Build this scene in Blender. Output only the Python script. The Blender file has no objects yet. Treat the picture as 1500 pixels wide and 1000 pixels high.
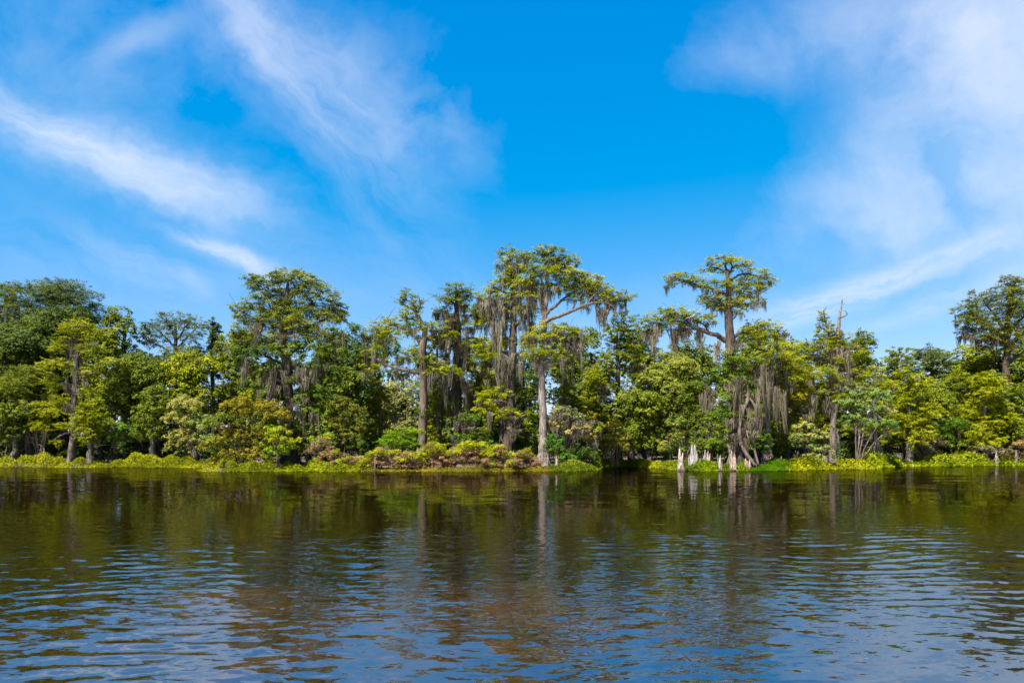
import bpy, math, random
import numpy as np
from mathutils import Vector

S = bpy.context.scene
COL = S.collection
RNG = np.random.default_rng(7)
random.seed(7)

# ------------------------------------------------------------------ camera, sky, sun, exposure
F = 1000.0            # focal length in photograph pixels (1500 px wide)
HZ = 652.0            # horizon row in the photograph
CH = 2.5              # eye height above the water

cam_d = bpy.data.cameras.new('camera')
cam = bpy.data.objects.new('camera', cam_d)
COL.objects.link(cam)
cam.location = (0, 0, CH)
cam.rotation_euler = (math.radians(90), 0, 0)
cam_d.sensor_width = 36
cam_d.lens = 24
cam_d.shift_y = (HZ - 500) / 1500
cam_d.clip_start = 0.1
cam_d.clip_end = 5000
S.camera = cam

S.view_settings.view_transform = 'Standard'
S.view_settings.look = 'None'
S.view_settings.gamma = 1
S.view_settings.exposure = 2.3
S.view_settings.use_curve_mapping = False
S.render.engine = 'CYCLES'
S.cycles.max_bounces = 8
S.cycles.diffuse_bounces = 2
S.cycles.transmission_bounces = 4
S.cycles.transparent_max_bounces = 8
S.cycles.use_denoising = True

SUN_DIR = Vector((-0.40, -0.56, 1.0)).normalized()      # towards the sun: high, behind and left of the viewer
SUN_EL = math.asin(SUN_DIR.z)
SUN_AZ = math.atan2(SUN_DIR.x, SUN_DIR.y)
sd = bpy.data.lights.new('sun', 'SUN')
sd.energy = 5.0
sd.angle = math.radians(0.5)
sd.color = (1.0, 0.95, 0.86)
sun = bpy.data.objects.new('sun', sd)
COL.objects.link(sun)
sun.location = (-40, -60, 100)
sun.rotation_euler = (-SUN_DIR).to_track_quat('-Z', 'Y').to_euler()


class NT:
    """Small helper for node trees."""
    def __init__(self, tree):
        self.t = tree
        tree.nodes.clear()

    def n(self, kind, **kw):
        nd = self.t.nodes.new(kind)
        for k, v in kw.items():
            setattr(nd, k, v)
        return nd

    def link(self, a, b):
        self.t.links.new(a, b)

    def put(self, sock, v):
        if isinstance(v, bpy.types.NodeSocket):
            self.t.links.new(v, sock)
        elif v is not None:
            sock.default_value = v

    def m(self, op, a, b=None, c=None, clamp=False):
        nd = self.n('ShaderNodeMath', operation=op, use_clamp=clamp)
        for i, v in enumerate((a, b, c)):
            self.put(nd.inputs[i], v)
        return nd.outputs[0]

    def vm(self, op, a, b=None, scale=None):
        nd = self.n('ShaderNodeVectorMath', operation=op)
        self.put(nd.inputs[0], a)
        self.put(nd.inputs[1], b)
        if scale is not None:
            self.put(nd.inputs['Scale'], scale)
        return nd.outputs['Value'] if op in ('LENGTH', 'DOT_PRODUCT') else nd.outputs[0]

    def mapr(self, v, a, b, c, d, clamp=True, smooth=False):
        nd = self.n('ShaderNodeMapRange', clamp=clamp)
        if smooth:
            nd.interpolation_type = 'SMOOTHSTEP'
        for i, x in enumerate((v, a, b, c, d)):
            self.put(nd.inputs[i], x)
        return nd.outputs[0]

    def mix(self, fac, a, b, blend='MIX'):
        nd = self.n('ShaderNodeMix', data_type='RGBA', blend_type=blend)
        self.put(nd.inputs[0], fac)
        self.put(nd.inputs[6], a)
        self.put(nd.inputs[7], b)
        return nd.outputs[2]

    def noise(self, vec, scale=1.0, detail=3.0, rough=0.55, dist=0.0):
        nd = self.n('ShaderNodeTexNoise')
        self.put(nd.inputs['Vector'], vec)
        nd.inputs['Scale'].default_value = scale
        nd.inputs['Detail'].default_value = detail
        nd.inputs['Roughness'].default_value = rough
        nd.inputs['Distortion'].default_value = dist
        return nd

    def comb(self, x, y, z):
        nd = self.n('ShaderNodeCombineXYZ')
        for i, v in enumerate((x, y, z)):
            self.put(nd.inputs[i], v)
        return nd.outputs[0]


def build_world():
    w = bpy.data.worlds.new('World')
    S.world = w
    w.use_nodes = True
    N = NT(w.node_tree)
    out = N.n('ShaderNodeOutputWorld')
    bg = N.n('ShaderNodeBackground')
    bg.inputs['Strength'].default_value = 0.0400
    N.link(bg.outputs[0], out.inputs[0])
    sky = N.n('ShaderNodeTexSky', sky_type='NISHITA')
    sky.sun_disc = False
    sky.sun_elevation = SUN_EL
    sky.sun_rotation = SUN_AZ
    sky.altitude = 0
    sky.air_density = 1.0
    sky.dust_density = 0.35
    sky.ozone_density = 4.0
    # the photograph's deep polarised blue: less red, fuller blue
    graded = N.vm('MAXIMUM', N.vm('ADD', N.vm('MULTIPLY', sky.outputs[0], (1.0, 0.62, 0.45)), (-1.30, 0.48, 2.70)), (0.0, 0.0, 0.0))
    tc = N.n('ShaderNodeTexCoord')
    sep = N.n('ShaderNodeSeparateXYZ')
    N.link(tc.outputs['Generated'], sep.inputs[0])
    x, y, z = sep.outputs
    ya = N.m('MAXIMUM', N.m('ABSOLUTE', y), 0.02)
    u = N.m('DIVIDE', x, ya)
    v = N.m('DIVIDE', z, ya)
    uv = N.comb(u, v, 0.0)
    # slow warp of the whole cloud field
    wn = N.noise(uv, 3.5, 5.0, 0.62)
    warp = N.vm('SCALE', N.vm('SUBTRACT', wn.outputs['Color'], (0.5, 0.5, 0.5)), scale=0.17)
    uvw = N.vm('ADD', uv, warp)
    uvs = N.vm('ADD', uv, N.vm('SCALE', warp, scale=0.3))
    total = None
    #  px, py, sigma along, sigma across (photo px), angle deg (counter-clockwise), strength, streakiness
    clouds = [
        (90, 205, 190, 26, -24, 1.1, 0.7),
        (215, 262, 120, 30, -14, 0.9, 0.5),
        (440, 110, 200, 58, -56, 0.50, 0.95),
        (360, 20, 120, 50, -40, 0.5, 0.8),
        (600, 180, 100, 80, -30, 0.48, 0.95),
        (60, 90, 260, 160, -10, 0.36, 0.9),
        (210, 52, 60, 16, 25, 0.32, 0.6),
        (322, 366, 55, 10, -20, 1.2, 0.9),
        (375, 392, 40, 11, -40, 0.8, 0.9),
        (290, 414, 26, 9, -38, 0.45, 0.7),
        (200, 385, 170, 30, -6, 0.22, 0.8),
        (1495, 140, 150, 190, 20, 1.5, 0.5),
        (1440, 10, 170, 90, 5, 0.8, 0.6),
        (1130, 60, 120, 45, 10, 0.36, 0.9),
        (1300, 255, 110, 65, 15, 0.38, 0.9),
        (1420, 310, 170, 60, 5, 0.45, 0.9),
        (1300, 412, 180, 15, 19, 1.1, 1.0),
        (1195, 450, 90, 15, 16, 0.9, 1.0),
        (1420, 428, 120, 12, 19, 0.8, 1.0),
        (1150, 370, 150, 60, 10, 0.20, 0.9),
        (860, 470, 380, 45, 0, 0.14, 0.6),
        (300, 430, 420, 90, 0, 0.15, 0.6),
    ]
    puffs = N.noise(uvw, 4.2, 7.0, 0.58, 0.1)
    streaks = {}
    for ang in (-50, -18, 18):
        mp2 = N.n('ShaderNodeMapping', vector_type='TEXTURE')
        N.link(uvw, mp2.inputs['Vector'])
        mp2.inputs['Rotation'].default_value = (0, 0, math.radians(ang))
        mp2.inputs['Scale'].default_value = (0.30, 0.055, 1)
        streaks[ang] = N.noise(mp2.outputs[0], 1.0, 6.0, 0.60, 0.15)
    for (px, py, sa, sb, ang, k, st) in clouds:
        mp = N.n('ShaderNodeMapping', vector_type='TEXTURE')
        N.link(uvs if sb < 22 else uvw, mp.inputs['Vector'])
        mp.inputs['Location'].default_value = ((px - 750) / F, (HZ - py) / F, 0)
        mp.inputs['Rotation'].default_value = (0, 0, math.radians(ang))
        mp.inputs['Scale'].default_value = (sa / F * 1.25, sb / F * 1.25, 1)
        d = N.vm('LENGTH', mp.outputs[0])
        g = N.m('EXPONENT', N.m('MULTIPLY', N.m('MULTIPLY', d, d), -1.0))
        nz = streaks[min(streaks, key=lambda q: abs(q - ang))] if sa > 3 * sb else puffs
        tex = N.mapr(nz.outputs['Fac'], 0.36, 0.64, 1.0 - 0.95 * st, 1.0 + 0.45 * st)
        c = N.m('MULTIPLY', N.m('MULTIPLY', g, tex), k)
        total = c if total is None else N.m('ADD', total, c)
    # thin cirrus elsewhere, over the head and behind the viewer, as the sky in view implies
    zz = N.m('ADD', N.m('MAXIMUM', z, 0.0), 0.18)
    pl = N.comb(N.m('DIVIDE', x, zz), N.m('DIVIDE', y, zz), 0.3)
    hi = N.noise(pl, 0.9, 6.0, 0.6, 0.8)
    high = N.m('MULTIPLY', N.mapr(hi.outputs['Fac'], 0.48, 0.78, 0.0, 0.6), N.mapr(v, 0.6, 1.0, 0.0, 1.0))
    total = N.m('ADD', total, high)
    cov = N.m('SUBTRACT', 1.0, N.m('EXPONENT', N.m('MULTIPLY', N.m('MAXIMUM', N.m('SUBTRACT', total, 0.085), 0.0), -0.64)))
    cov = N.m('MULTIPLY', cov, N.mapr(z, -0.02, 0.03, 0.0, 1.0))
    col = N.mix(cov, graded, (4.6, 4.9, 5.6, 1.0))
    N.link(col, bg.inputs['Color'])


build_world()

# ------------------------------------------------------------------ small geometry helpers
def WP(px, py, D):
    """world point of photograph pixel (px, py) at the distance D"""
    return np.array(((px - 750) / F * D, D, CH + (HZ - py) / F * D))


BANK = np.array([(-400, 92), (-200, 88), (-80, 79.5), (-60, 78.5), (-37, 78), (-33, 74), (-30.5, 67), (-27, 65.5), (-20, 66), (-8, 66),
                 (4, 66.5), (7, 67.5), (9, 71), (10.5, 78), (13, 80), (16, 77), (16.8, 70), (18, 67.6), (24, 67.6), (27.5, 68.4),
                 (30, 71), (37, 72), (41, 77), (47, 81.5), (62, 85), (80, 86), (110, 88), (200, 92), (400, 98)], float)


def bank_y(x):
    x = np.asarray(x, float)
    b = np.interp(x, BANK[:, 0], BANK[:, 1])
    return b + 0.35 * np.sin(x * 1.9 + 0.4) + 0.22 * np.sin(x * 4.3) + 0.5 * np.sin(x * 0.55 + 1)


def gh(x, y):
    x = np.asarray(x, float)
    y = np.asarray(y, float)
    d = y - bank_y(x)
    up = 0.30 * (1 - np.exp(-np.maximum(d, 0) / 1.5)) + 0.7 * np.clip(d / 60, 0, 1) + 0.06 * np.sin(x * 0.9 + y * 0.5) * np.clip(d, 0, 1)
    dn = -0.95 * (1 - np.exp(np.minimum(d, 0) / 2.5)) - 0.75 * (1 - np.exp(np.minimum(d + 4, 0) / 14.0)) + 0.10 * np.sin(x * 0.37 + np.sin(y * 0.31)) * np.clip(-d / 6, 0, 1)
    return np.where(d > 0, up, dn)


def mesh_np(name, verts, faces, k=4, attrs=None, smooth=False):
    """mesh from numpy arrays; faces is an (n, k) int array"""
    me = bpy.data.meshes.new(name)
    verts = np.ascontiguousarray(verts, np.float32)
    faces = np.ascontiguousarray(faces, np.int32)
    nf = len(faces)
    me.vertices.add(len(verts))
    me.vertices.foreach_set('co', verts.ravel())
    me.loops.add(nf * k)
    me.loops.foreach_set('vertex_index', faces.ravel())
    me.polygons.add(nf)
    me.polygons.foreach_set('loop_start', np.arange(0, nf * k, k, dtype=np.int32))
    me.polygons.foreach_set('use_smooth', np.full(nf, smooth))
    me.update(calc_edges=True)
    for nm, (dom, arr) in (attrs or {}).items():
        a = me.attributes.new(nm, 'FLOAT', dom)
        a.data.foreach_set('value', np.ascontiguousarray(arr, np.float32))
    return me


LEAF_K = 0.60


def link(name, me, mat, parent=None, color=None):
    if me is not None and mat is not None and not me.materials:
        me.materials.append(mat)
    o = bpy.data.objects.new(name, me)
    COL.objects.link(o)
    if parent is not None:
        o.parent = parent
    if color is not None:
        k = LEAF_K if mat is not None and mat.name == 'leaf' else 1.0
        o.color = (color[0] * k, color[1] * k, color[2] * k, 1.0)
    return o


def tag(o, label=None, cat=None, group=None, kind=None):
    for k, v in (('label', label), ('category', cat), ('group', group), ('kind', kind)):
        if v:
            o[k] = v
    return o


def resample(pts, rad, n):
    """Catmull-Rom through the points, n samples"""
    P = np.asarray(pts, float)
    R = np.asarray(rad, float)
    if len(P) == 2:
        t = np.linspace(0, 1, n)[:, None]
        return P[0] * (1 - t) + P[1] * t, R[0] * (1 - t[:, 0]) + R[1] * t[:, 0]
    PP = np.vstack([2 * P[0] - P[1], P, 2 * P[-1] - P[-2]])
    tt = np.linspace(0, len(P) - 1 - 1e-6, n)
    i = tt.astype(int)
    f = (tt - i)[:, None]
    a, b, c, d = PP[i], PP[i + 1], PP[i + 2], PP[i + 3]
    q = 0.5 * ((2 * b) + (-a + c) * f + (2 * a - 5 * b + 4 * c - d) * f * f + (-a + 3 * b - 3 * c + d) * f ** 3)
    r = R[i] * (1 - f[:, 0]) + R[np.minimum(i + 1, len(R) - 1)] * f[:, 0]
    return q, r


def tube(pts, rad, sides=8, n=None, wob=0.0, flute=0.0, flute_len=0.0, lobes=7, rng=RNG, cap=True):
    """tapered bent tube; returns verts and quads (the end is drawn to a point)"""
    if n is None:
        n = max(4, len(pts) * 4)
    c, r = resample(pts, rad, n)
    if wob:
        w = np.cumsum(rng.normal(0, 1, (n, 3)), 0)
        w -= np.linspace(0, 1, n)[:, None] * w[-1]
        c = c + w * wob * r[:, None]
    t = np.gradient(c, axis=0)
    t /= np.linalg.norm(t, axis=1)[:, None] + 1e-9
    ref = np.where(np.abs(t[:, 2:3]) > 0.8, np.array([[1.0, 0, 0]]), np.array([[0, 0, 1.0]]))
    if abs(t[:, 2]).mean() > 0.55:
        ref = np.tile([1.0, 0, 0], (n, 1))
    a = np.cross(t, ref)
    a /= np.linalg.norm(a, axis=1)[:, None] + 1e-9
    b = np.cross(t, a)
    ang = np.linspace(0, 2 * math.pi, sides, endpoint=False)
    rr = np.repeat(r[:, None], sides, 1)
    rr = rr * (1 + rng.normal(0, 0.05, (n, sides)))
    if flute:
        hgt = (c[:, 2] - c[0, 2])
        k = flute * np.exp(-hgt / max(flute_len, 0.01)) + 0.05
        ph = rng.uniform(0, 6.28)
        rr = rr * (1 + k[:, None] * (np.cos(lobes * ang + ph) + 0.4 * np.cos((lobes - 3) * ang + ph * 2))[None, :])
    v = c[:, None, :] + rr[:, :, None] * (np.cos(ang)[None, :, None] * a[:, None, :] + np.sin(ang)[None, :, None] * b[:, None, :])
    v = v.reshape(-1, 3)
    q = []
    i = np.arange(n - 1)[:, None] * sides
    j = np.arange(sides)[None, :]
    j2 = (j + 1) % sides
    q = np.stack([i + j, i + j2, i + sides + j2, i + sides + j], -1).reshape(-1, 4)
    if cap:
        last = (n - 1) * sides
        v = np.vstack([v, c[-1] + t[-1] * r[-1] * 0.8])
        e = len(v) - 1
        jj = np.arange(0, sides, 2)
        q = np.vstack([q, np.stack([last + jj, last + (jj + 1) % sides, last + (jj + 2) % sides, np.full(len(jj), e)], -1)])
    return v, q


def join(parts):
    V, Q, o = [], [], 0
    for v, q in parts:
        V.append(v)
        Q.append(q + o)
        o += len(v)
    return np.vstack(V), np.vstack(Q)


def nrm(a):
    return a / (np.linalg.norm(a, axis=-1, keepdims=True) + 1e-9)


class Leaves:
    """collects small pointed leaves"""
    def __init__(self):
        self.a = []

    def add(self, pos, d, normal, L, W, tint):
        n = len(pos)
        side = nrm(np.cross(d, normal))
        L = np.broadcast_to(L, (n,))[:, None]
        W = np.broadcast_to(W, (n,))[:, None]
        v = np.empty((n, 3, 3))
        v[:, 0] = pos + side * W * 0.5
        v[:, 1] = pos + d * L
        v[:, 2] = pos - side * W * 0.5
        self.a.append((v, np.broadcast_to(tint, (n,))))

    def count(self):
        return sum(len(x[0]) for x in self.a)

    def mesh(self, name, origin=(0, 0, 0)):
        v = np.concatenate([x[0] for x in self.a]).reshape(-1, 3) - np.asarray(origin)
        t = np.concatenate([x[1] for x in self.a])
        f = np.arange(len(v), dtype=np.int32).reshape(-1, 3)
        return mesh_np(name, v, f, 3, {'tint': ('FACE', t)})


def rdir(rng, n):
    return nrm(rng.normal(0, 1, (n, 3)))


def cypress_pad(L, c, r, rng, cover=4.0, leaf=0.36):
    leaf = leaf * 0.58
    """a flat spray-built foliage pad, the way bald cypress carries it"""
    c = np.asarray(c, float)
    r = np.asarray(r, float)
    lw = leaf * 0.31
    area = math.pi * r[0] * max(r[2], 0.3)
    n = int(cover * area / (leaf * lw * 0.5))
    nc = max(5, n // 46)
    dd = rdir(rng, nc)
    rad = rng.uniform(0.25, 1.0, nc) ** 0.6
    cc = c + dd * rad[:, None] * r
    cc[:, 2] += 0.12 * r[2]
    out = cc - c
    out[:, 2] *= 0.3
    out = nrm(out + rng.normal(0, 0.15, (nc, 3)) * r[0])
    cr = rng.uniform(0.3, 0.95, nc) * min(0.95, 0.3 + 0.2 * r[0])
    ct = np.clip(rng.uniform(0.28, 0.72) + rng.normal(0, 0.17, nc), 0, 1)
    k = rng.integers(0, nc, n)
    # leaves laid along the spray
    s = rng.uniform(-0.7, 1.0, n)
    o = out[k]
    sid = nrm(np.cross(o, [0, 0, 1.0]))
    lat = rng.normal(0, 0.42, n) * (1.05 - 0.5 * np.maximum(s, 0))
    pos = cc[k] + o * (s * cr[k])[:, None] + sid * (lat * cr[k])[:, None]
    pos[:, 2] += -0.22 * cr[k] * np.maximum(s, 0) ** 2 + rng.normal(0, 0.13, n) * cr[k]
    d = nrm(o * 0.7 + sid * (np.sign(lat) * rng.uniform(0.1, 0.9, n))[:, None] + rng.normal(0, 0.35, (n, 3)) - np.array([0, 0, 0.18]))
    nr = nrm(o * 0.3 + np.array([-0.12, -0.5, 0.8]) + rng.normal(0, 0.34, (n, 3)))
    L.add(pos, d, nr, leaf * rng.uniform(0.6, 1.3, n), lw * rng.uniform(0.7, 1.3, n), np.clip(ct[k] + rng.normal(0, 0.14, n), 0, 1))


def leaf_lump(L, c, r, rng, cover=3.2, leaf=0.34, top=0.35):
    """a rounded clump of broad leaves, densest on its outside, built from smaller tufts"""
    leaf = leaf * 0.66
    c = np.asarray(c, float)
    r = np.asarray(r, float)
    lw = leaf * 0.55
    area = math.pi * r[0] * r[2]
    n = int(cover * area / (leaf * lw * 0.5))
    nc = max(6, int(n / (36 * min(1.0, 0.22 / leaf) ** 0.8)))
    dd = rdir(rng, nc)
    dd[:, 2] = np.where(dd[:, 2] < -0.3, -dd[:, 2], dd[:, 2])
    rad = 0.62 + 0.42 * rng.random(nc)
    cc = c + dd * rad[:, None] * r
    cr = rng.uniform(0.18, 0.72, nc) * (0.5 + 0.3 * min(r.min(), 2.2)) * max(1.0, leaf / 0.24)
    ct = np.clip(rng.uniform(0.2, 0.72) + rng.normal(0, 0.18, nc), 0, 1)
    k = rng.integers(0, nc, n)
    e = nrm(rng.normal(0, 1, (n, 3)) + dd[k] * 0.9 + np.array([0, 0, top]))
    pos = cc[k] + e * (cr[k] * rng.uniform(0.55, 1.0, n))[:, None] * np.array([1.15, 1.15, 0.75])
    nr = nrm(e * 0.9 + np.array([-0.05, -0.2, 0.4]) + rng.normal(0, 0.28, (n, 3)))
    t = rng.normal(0, 1, (n, 3)) + e * 0.4
    d = nrm(t - nr * np.sum(t * nr, 1)[:, None] - np.array([0, 0, 0.25]))
    L.add(pos, d, nr, leaf * rng.uniform(0.6, 1.25, n), lw * rng.uniform(0.7, 1.25, n), np.clip(ct[k] + rng.normal(0, 0.13, n), 0, 1))


# ------------------------------------------------------------------ materials
def new_mat(name):
    m = bpy.data.materials.new(name)
    m.use_nodes = True
    return m, NT(m.node_tree)


def mat_leaf():
    m, N = new_mat('leaf')
    out = N.n('ShaderNodeOutputMaterial')
    oi = N.n('ShaderNodeObjectInfo')
    at = N.n('ShaderNodeAttribute', attribute_name='tint')
    t = at.outputs['Fac']
    hs = N.n('ShaderNodeHueSaturation')
    N.link(oi.outputs['Color'], hs.inputs['Color'])
    N.put(hs.inputs['Hue'], N.mapr(t, 0, 1, 0.525, 0.488))
    N.put(hs.inputs['Saturation'], N.mapr(t, 0, 1, 1.08, 1.06))
    N.put(hs.inputs['Value'], N.mapr(t, 0, 1, 0.45, 2.0))
    dry = N.mapr(t, 0.93, 1.0, 0.0, 0.55)
    col = N.mix(dry, hs.outputs[0], (0.17, 0.13, 0.045, 1))
    pb = N.n('ShaderNodeBsdfPrincipled')
    N.link(col, pb.inputs['Base Color'])
    pb.inputs['Roughness'].default_value = 0.6
    pb.inputs['Specular IOR Level'].default_value = 0.06
    tr = N.n('ShaderNodeBsdfTranslucent')
    N.link(N.mix(0.35, col, (0.17, 0.17, 0.006, 1)), tr.inputs['Color'])
    mx = N.n('ShaderNodeMixShader')
    mx.inputs[0].default_value = 0.2
    N.link(pb.outputs[0], mx.inputs[1])
    N.link(tr.outputs[0], mx.inputs[2])
    N.link(mx.outputs[0], out.inputs[0])
    return m


def mat_bark(name, dark, light, sx=9.0, sz=1.1, bump=0.5):
    m, N = new_mat(name)
    out = N.n('ShaderNodeOutputMaterial')
    tc = N.n('ShaderNodeTexCoord')
    mp = N.n('ShaderNodeMapping')
    mp.inputs['Scale'].default_value = (sx, sx, sz)
    N.link(tc.outputs['Object'], mp.inputs['Vector'])
    nz = N.noise(mp.outputs[0], 1.0, 6, 0.65, 0.6)
    n2 = N.noise(tc.outputs['Object'], 0.8, 3, 0.6)
    f = N.m('ADD', N.mapr(nz.outputs['Fac'], 0.38, 0.62, 0.0, 0.85), N.mapr(n2.outputs['Fac'], 0.35, 0.7, -0.2, 0.35), clamp=True)
    oi = N.n('ShaderNodeObjectInfo')
    col = N.mix(f, (*dark, 1), (*light, 1))
    col = N.mix(1.0, col, oi.outputs['Color'], 'MULTIPLY')
    geo = N.n('ShaderNodeNewGeometry')
    sp = N.n('ShaderNodeSeparateXYZ')
    N.link(geo.outputs['Position'], sp.inputs[0])
    wet = N.m('ADD', sp.outputs[2], N.m('MULTIPLY', N.m('SUBTRACT', n2.outputs['Fac'], 0.5), 0.7))
    col = N.mix(N.mapr(wet, 0.08, 0.42, 0.75, 0.0), col, (0.022, 0.018, 0.012, 1))      # water stain and algae at the foot
    pb = N.n('ShaderNodeBsdfPrincipled')
    N.link(col, pb.inputs['Base Color'])
    pb.inputs['Roughness'].default_value = 0.85
    pb.inputs['Specular IOR Level'].default_value = 0.15
    bp = N.n('ShaderNodeBump')
    bp.inputs['Strength'].default_value = bump
    bp.inputs['Distance'].default_value = 0.06
    N.link(nz.outputs['Fac'], bp.inputs['Height'])
    N.link(bp.outputs[0], pb.inputs['Normal'])
    N.link(pb.outputs[0], out.inputs[0])
    return m


def mat_moss():
    m, N = new_mat('spanish_moss')
    out = N.n('ShaderNodeOutputMaterial')
    oi = N.n('ShaderNodeObjectInfo')
    tc = N.n('ShaderNodeTexCoord')
    nz = N.noise(tc.outputs['Object'], 6.0, 3, 0.6)
    rnd = N.m('ADD', N.m('MULTIPLY', oi.outputs['Random'], 0.7), N.m('MULTIPLY', nz.outputs['Fac'], 0.5))
    col = N.mix(N.mapr(rnd, 0.1, 1.0, 0, 1), (0.032, 0.028, 0.019, 1), (0.165, 0.145, 0.105, 1))
    col = N.mix(1.0, col, oi.outputs['Color'], 'MULTIPLY')
    df = N.n('ShaderNodeBsdfDiffuse')
    N.link(col, df.inputs['Color'])
    tr = N.n('ShaderNodeBsdfTranslucent')
    N.link(col, tr.inputs['Color'])
    mx = N.n('ShaderNodeMixShader')
    mx.inputs[0].default_value = 0.3
    N.link(df.outputs[0], mx.inputs[1])
    N.link(tr.outputs[0], mx.inputs[2])
    N.link(mx.outputs[0], out.inputs[0])
    return m


def mat_ground():
    m, N = new_mat('mud_and_river_bed')
    out = N.n('ShaderNodeOutputMaterial')
    geo = N.n('ShaderNodeNewGeometry')
    sep = N.n('ShaderNodeSeparateXYZ')
    N.link(geo.outputs['Position'], sep.inputs[0])
    P = geo.outputs['Position']
    big = N.noise(P, 0.16, 4, 0.6, 0.6)
    mid = N.noise(P, 0.75, 5, 0.65, 0.4)
    fine = N.noise(P, 7.0, 4, 0.7)
    weed = N.mapr(N.m('ADD', N.m('MULTIPLY', big.outputs['Fac'], 0.65), N.m('MULTIPLY', mid.outputs['Fac'], 0.35)), 0.33, 0.47, 0, 1, smooth=True)
    dx = N.m('DIVIDE', N.m('ADD', sep.outputs[0], 2.0), 7.5)
    dy = N.m('DIVIDE', N.m('SUBTRACT', sep.outputs[1], 15.5), 4.8)
    bar = N.m('EXPONENT', N.m('MULTIPLY', N.m('ADD', N.m('MULTIPLY', dx, dx), N.m('MULTIPLY', dy, dy)), -1.0))
    weed = N.m('SUBTRACT', weed, N.m('MULTIPLY', bar, N.mapr(mid.outputs['Fac'], 0.40, 0.56, 0.35, 0.95)), clamp=True)
    weed = N.m('ADD', weed, N.mapr(sep.outputs[1], 20.0, 30.0, 0.0, 0.9), clamp=True)
    sand = N.mix(fine.outputs['Fac'], (0.030, 0.019, 0.003, 1), (0.145, 0.086, 0.014, 1))
    grass = N.mix(fine.outputs['Fac'], (0.004, 0.004, 0.001, 1), (0.014, 0.010, 0.003, 1))
    bed = N.mix(weed, sand, grass)
    mud = N.mix(mid.outputs['Fac'], (0.035, 0.026, 0.017, 1), (0.09, 0.068, 0.042, 1))
    col = N.mix(N.mapr(sep.outputs[2], -0.15, 0.05, 0, 1), bed, mud)
    pb = N.n('ShaderNodeBsdfPrincipled')
    N.link(col, pb.inputs['Base Color'])
    pb.inputs['Roughness'].default_value = 0.9
    pb.inputs['Specular IOR Level'].default_value = 0.1
    N.link(pb.outputs[0], out.inputs[0])
    return m


def mat_water():
    m, N = new_mat('tannin_water')
    out = N.n('ShaderNodeOutputMaterial')
    geo = N.n('ShaderNodeNewGeometry')
    P = geo.outputs['Position']
    sep = N.n('ShaderNodeSeparateXYZ')
    N.link(P, sep.inputs[0])
    y = sep.outputs[1]

    def slope(sx, sy, detail, off):
        mp = N.n('ShaderNodeMapping')
        mp.inputs['Scale'].default_value = (sx, sy, 1)
        mp.inputs['Location'].default_value = off
        N.link(P, mp.inputs['Vector'])
        nz = N.noise(mp.outputs[0], 1.0, detail, 0.55, 0.25)
        return N.vm('SUBTRACT', nz.outputs['Color'], (0.5, 0.5, 0.5))
    near = N.mapr(y, 10.0, 34.0, 1.0, 0.0, smooth=True)
    far = N.mapr(y, 12.0, 40.0, 0.0, 1.0, smooth=True)
    patch = N.noise(P, 0.11, 3, 0.6, 0.5)
    pk = N.mapr(patch.outputs['Fac'], 0.38, 0.64, 0.45, 1.4)
    fine = N.vm('SCALE', slope(3.2, 7.5, 2.5, (3, 1, 0)), scale=N.m('MULTIPLY', near, N.m('MULTIPLY', pk, 0.27)))
    fine2 = N.vm('SCALE', slope(8.0, 17.0, 1.5, (2, 6, 0)), scale=N.m('MULTIPLY', near, N.m('MULTIPLY', pk, 0.15)))
    mid = N.vm('SCALE', slope(0.55, 2.4, 2.0, (7, 5, 0)), scale=N.m('MULTIPLY', N.m('MULTIPLY', far, pk), 0.09))
    lng = N.vm('SCALE', slope(0.09, 0.85, 2.0, (1, 9, 0)), scale=N.m('MULTIPLY', far, 0.055))
    # gusts: thin ruffled cat's-paws far out
    mp = N.n('ShaderNodeMapping')
    mp.inputs['Scale'].default_value = (0.05, 0.22, 1)
    N.link(P, mp.inputs['Vector'])
    gu = N.noise(mp.outputs[0], 1.0, 4, 0.6, 0.3)
    gk = N.m('MULTIPLY', N.mapr(gu.outputs['Fac'], 0.60, 0.70, 0, 1, smooth=True), N.m('MULTIPLY', far, 0.30))
    gust = N.vm('SCALE', slope(2.0, 3.0, 1.0, (0, 0, 4)), scale=gk)
    tot = N.vm('ADD', N.vm('ADD', N.vm('ADD', fine, fine2), mid), N.vm('ADD', lng, gust))
    tot = N.vm('MULTIPLY', tot, (0.7, 1.0, 0.0))
    nor = N.vm('NORMALIZE', N.vm('ADD', geo.outputs['Normal'], tot))
    fr = N.n('ShaderNodeFresnel')
    fr.inputs['IOR'].default_value = 1.45
    N.link(nor, fr.inputs['Normal'])
    gl = N.n('ShaderNodeBsdfGlossy')
    gl.inputs['Roughness'].default_value = 0.0
    gl.inputs['Color'].default_value = (1, 1, 1, 1)
    N.link(nor, gl.inputs['Normal'])
    tp = N.n('ShaderNodeBsdfTransparent')
    tp.inputs['Color'].default_value = (0.58, 0.45, 0.20, 1)
    mx = N.n('ShaderNodeMixShader')
    N.link(N.m('MULTIPLY', N.m('POWER', fr.outputs[0], 0.04), 0.42), mx.inputs[0])      # seen through a polariser, as the deep sky is
    N.link(tp.outputs[0], mx.inputs[1])
    N.link(gl.outputs[0], mx.inputs[2])
    N.link(mx.outputs[0], out.inputs[0])
    return m


LEAF = mat_leaf()
BARK = mat_bark('grey_brown_bark', (0.022, 0.018, 0.015), (0.115, 0.098, 0.085))
WOOD = mat_bark('bleached_wood', (0.055, 0.044, 0.037), (0.28, 0.255, 0.23), 14, 2.0, 0.6)
MOSS = mat_moss()
GROUND = mat_ground()
WATER = mat_water()

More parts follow.
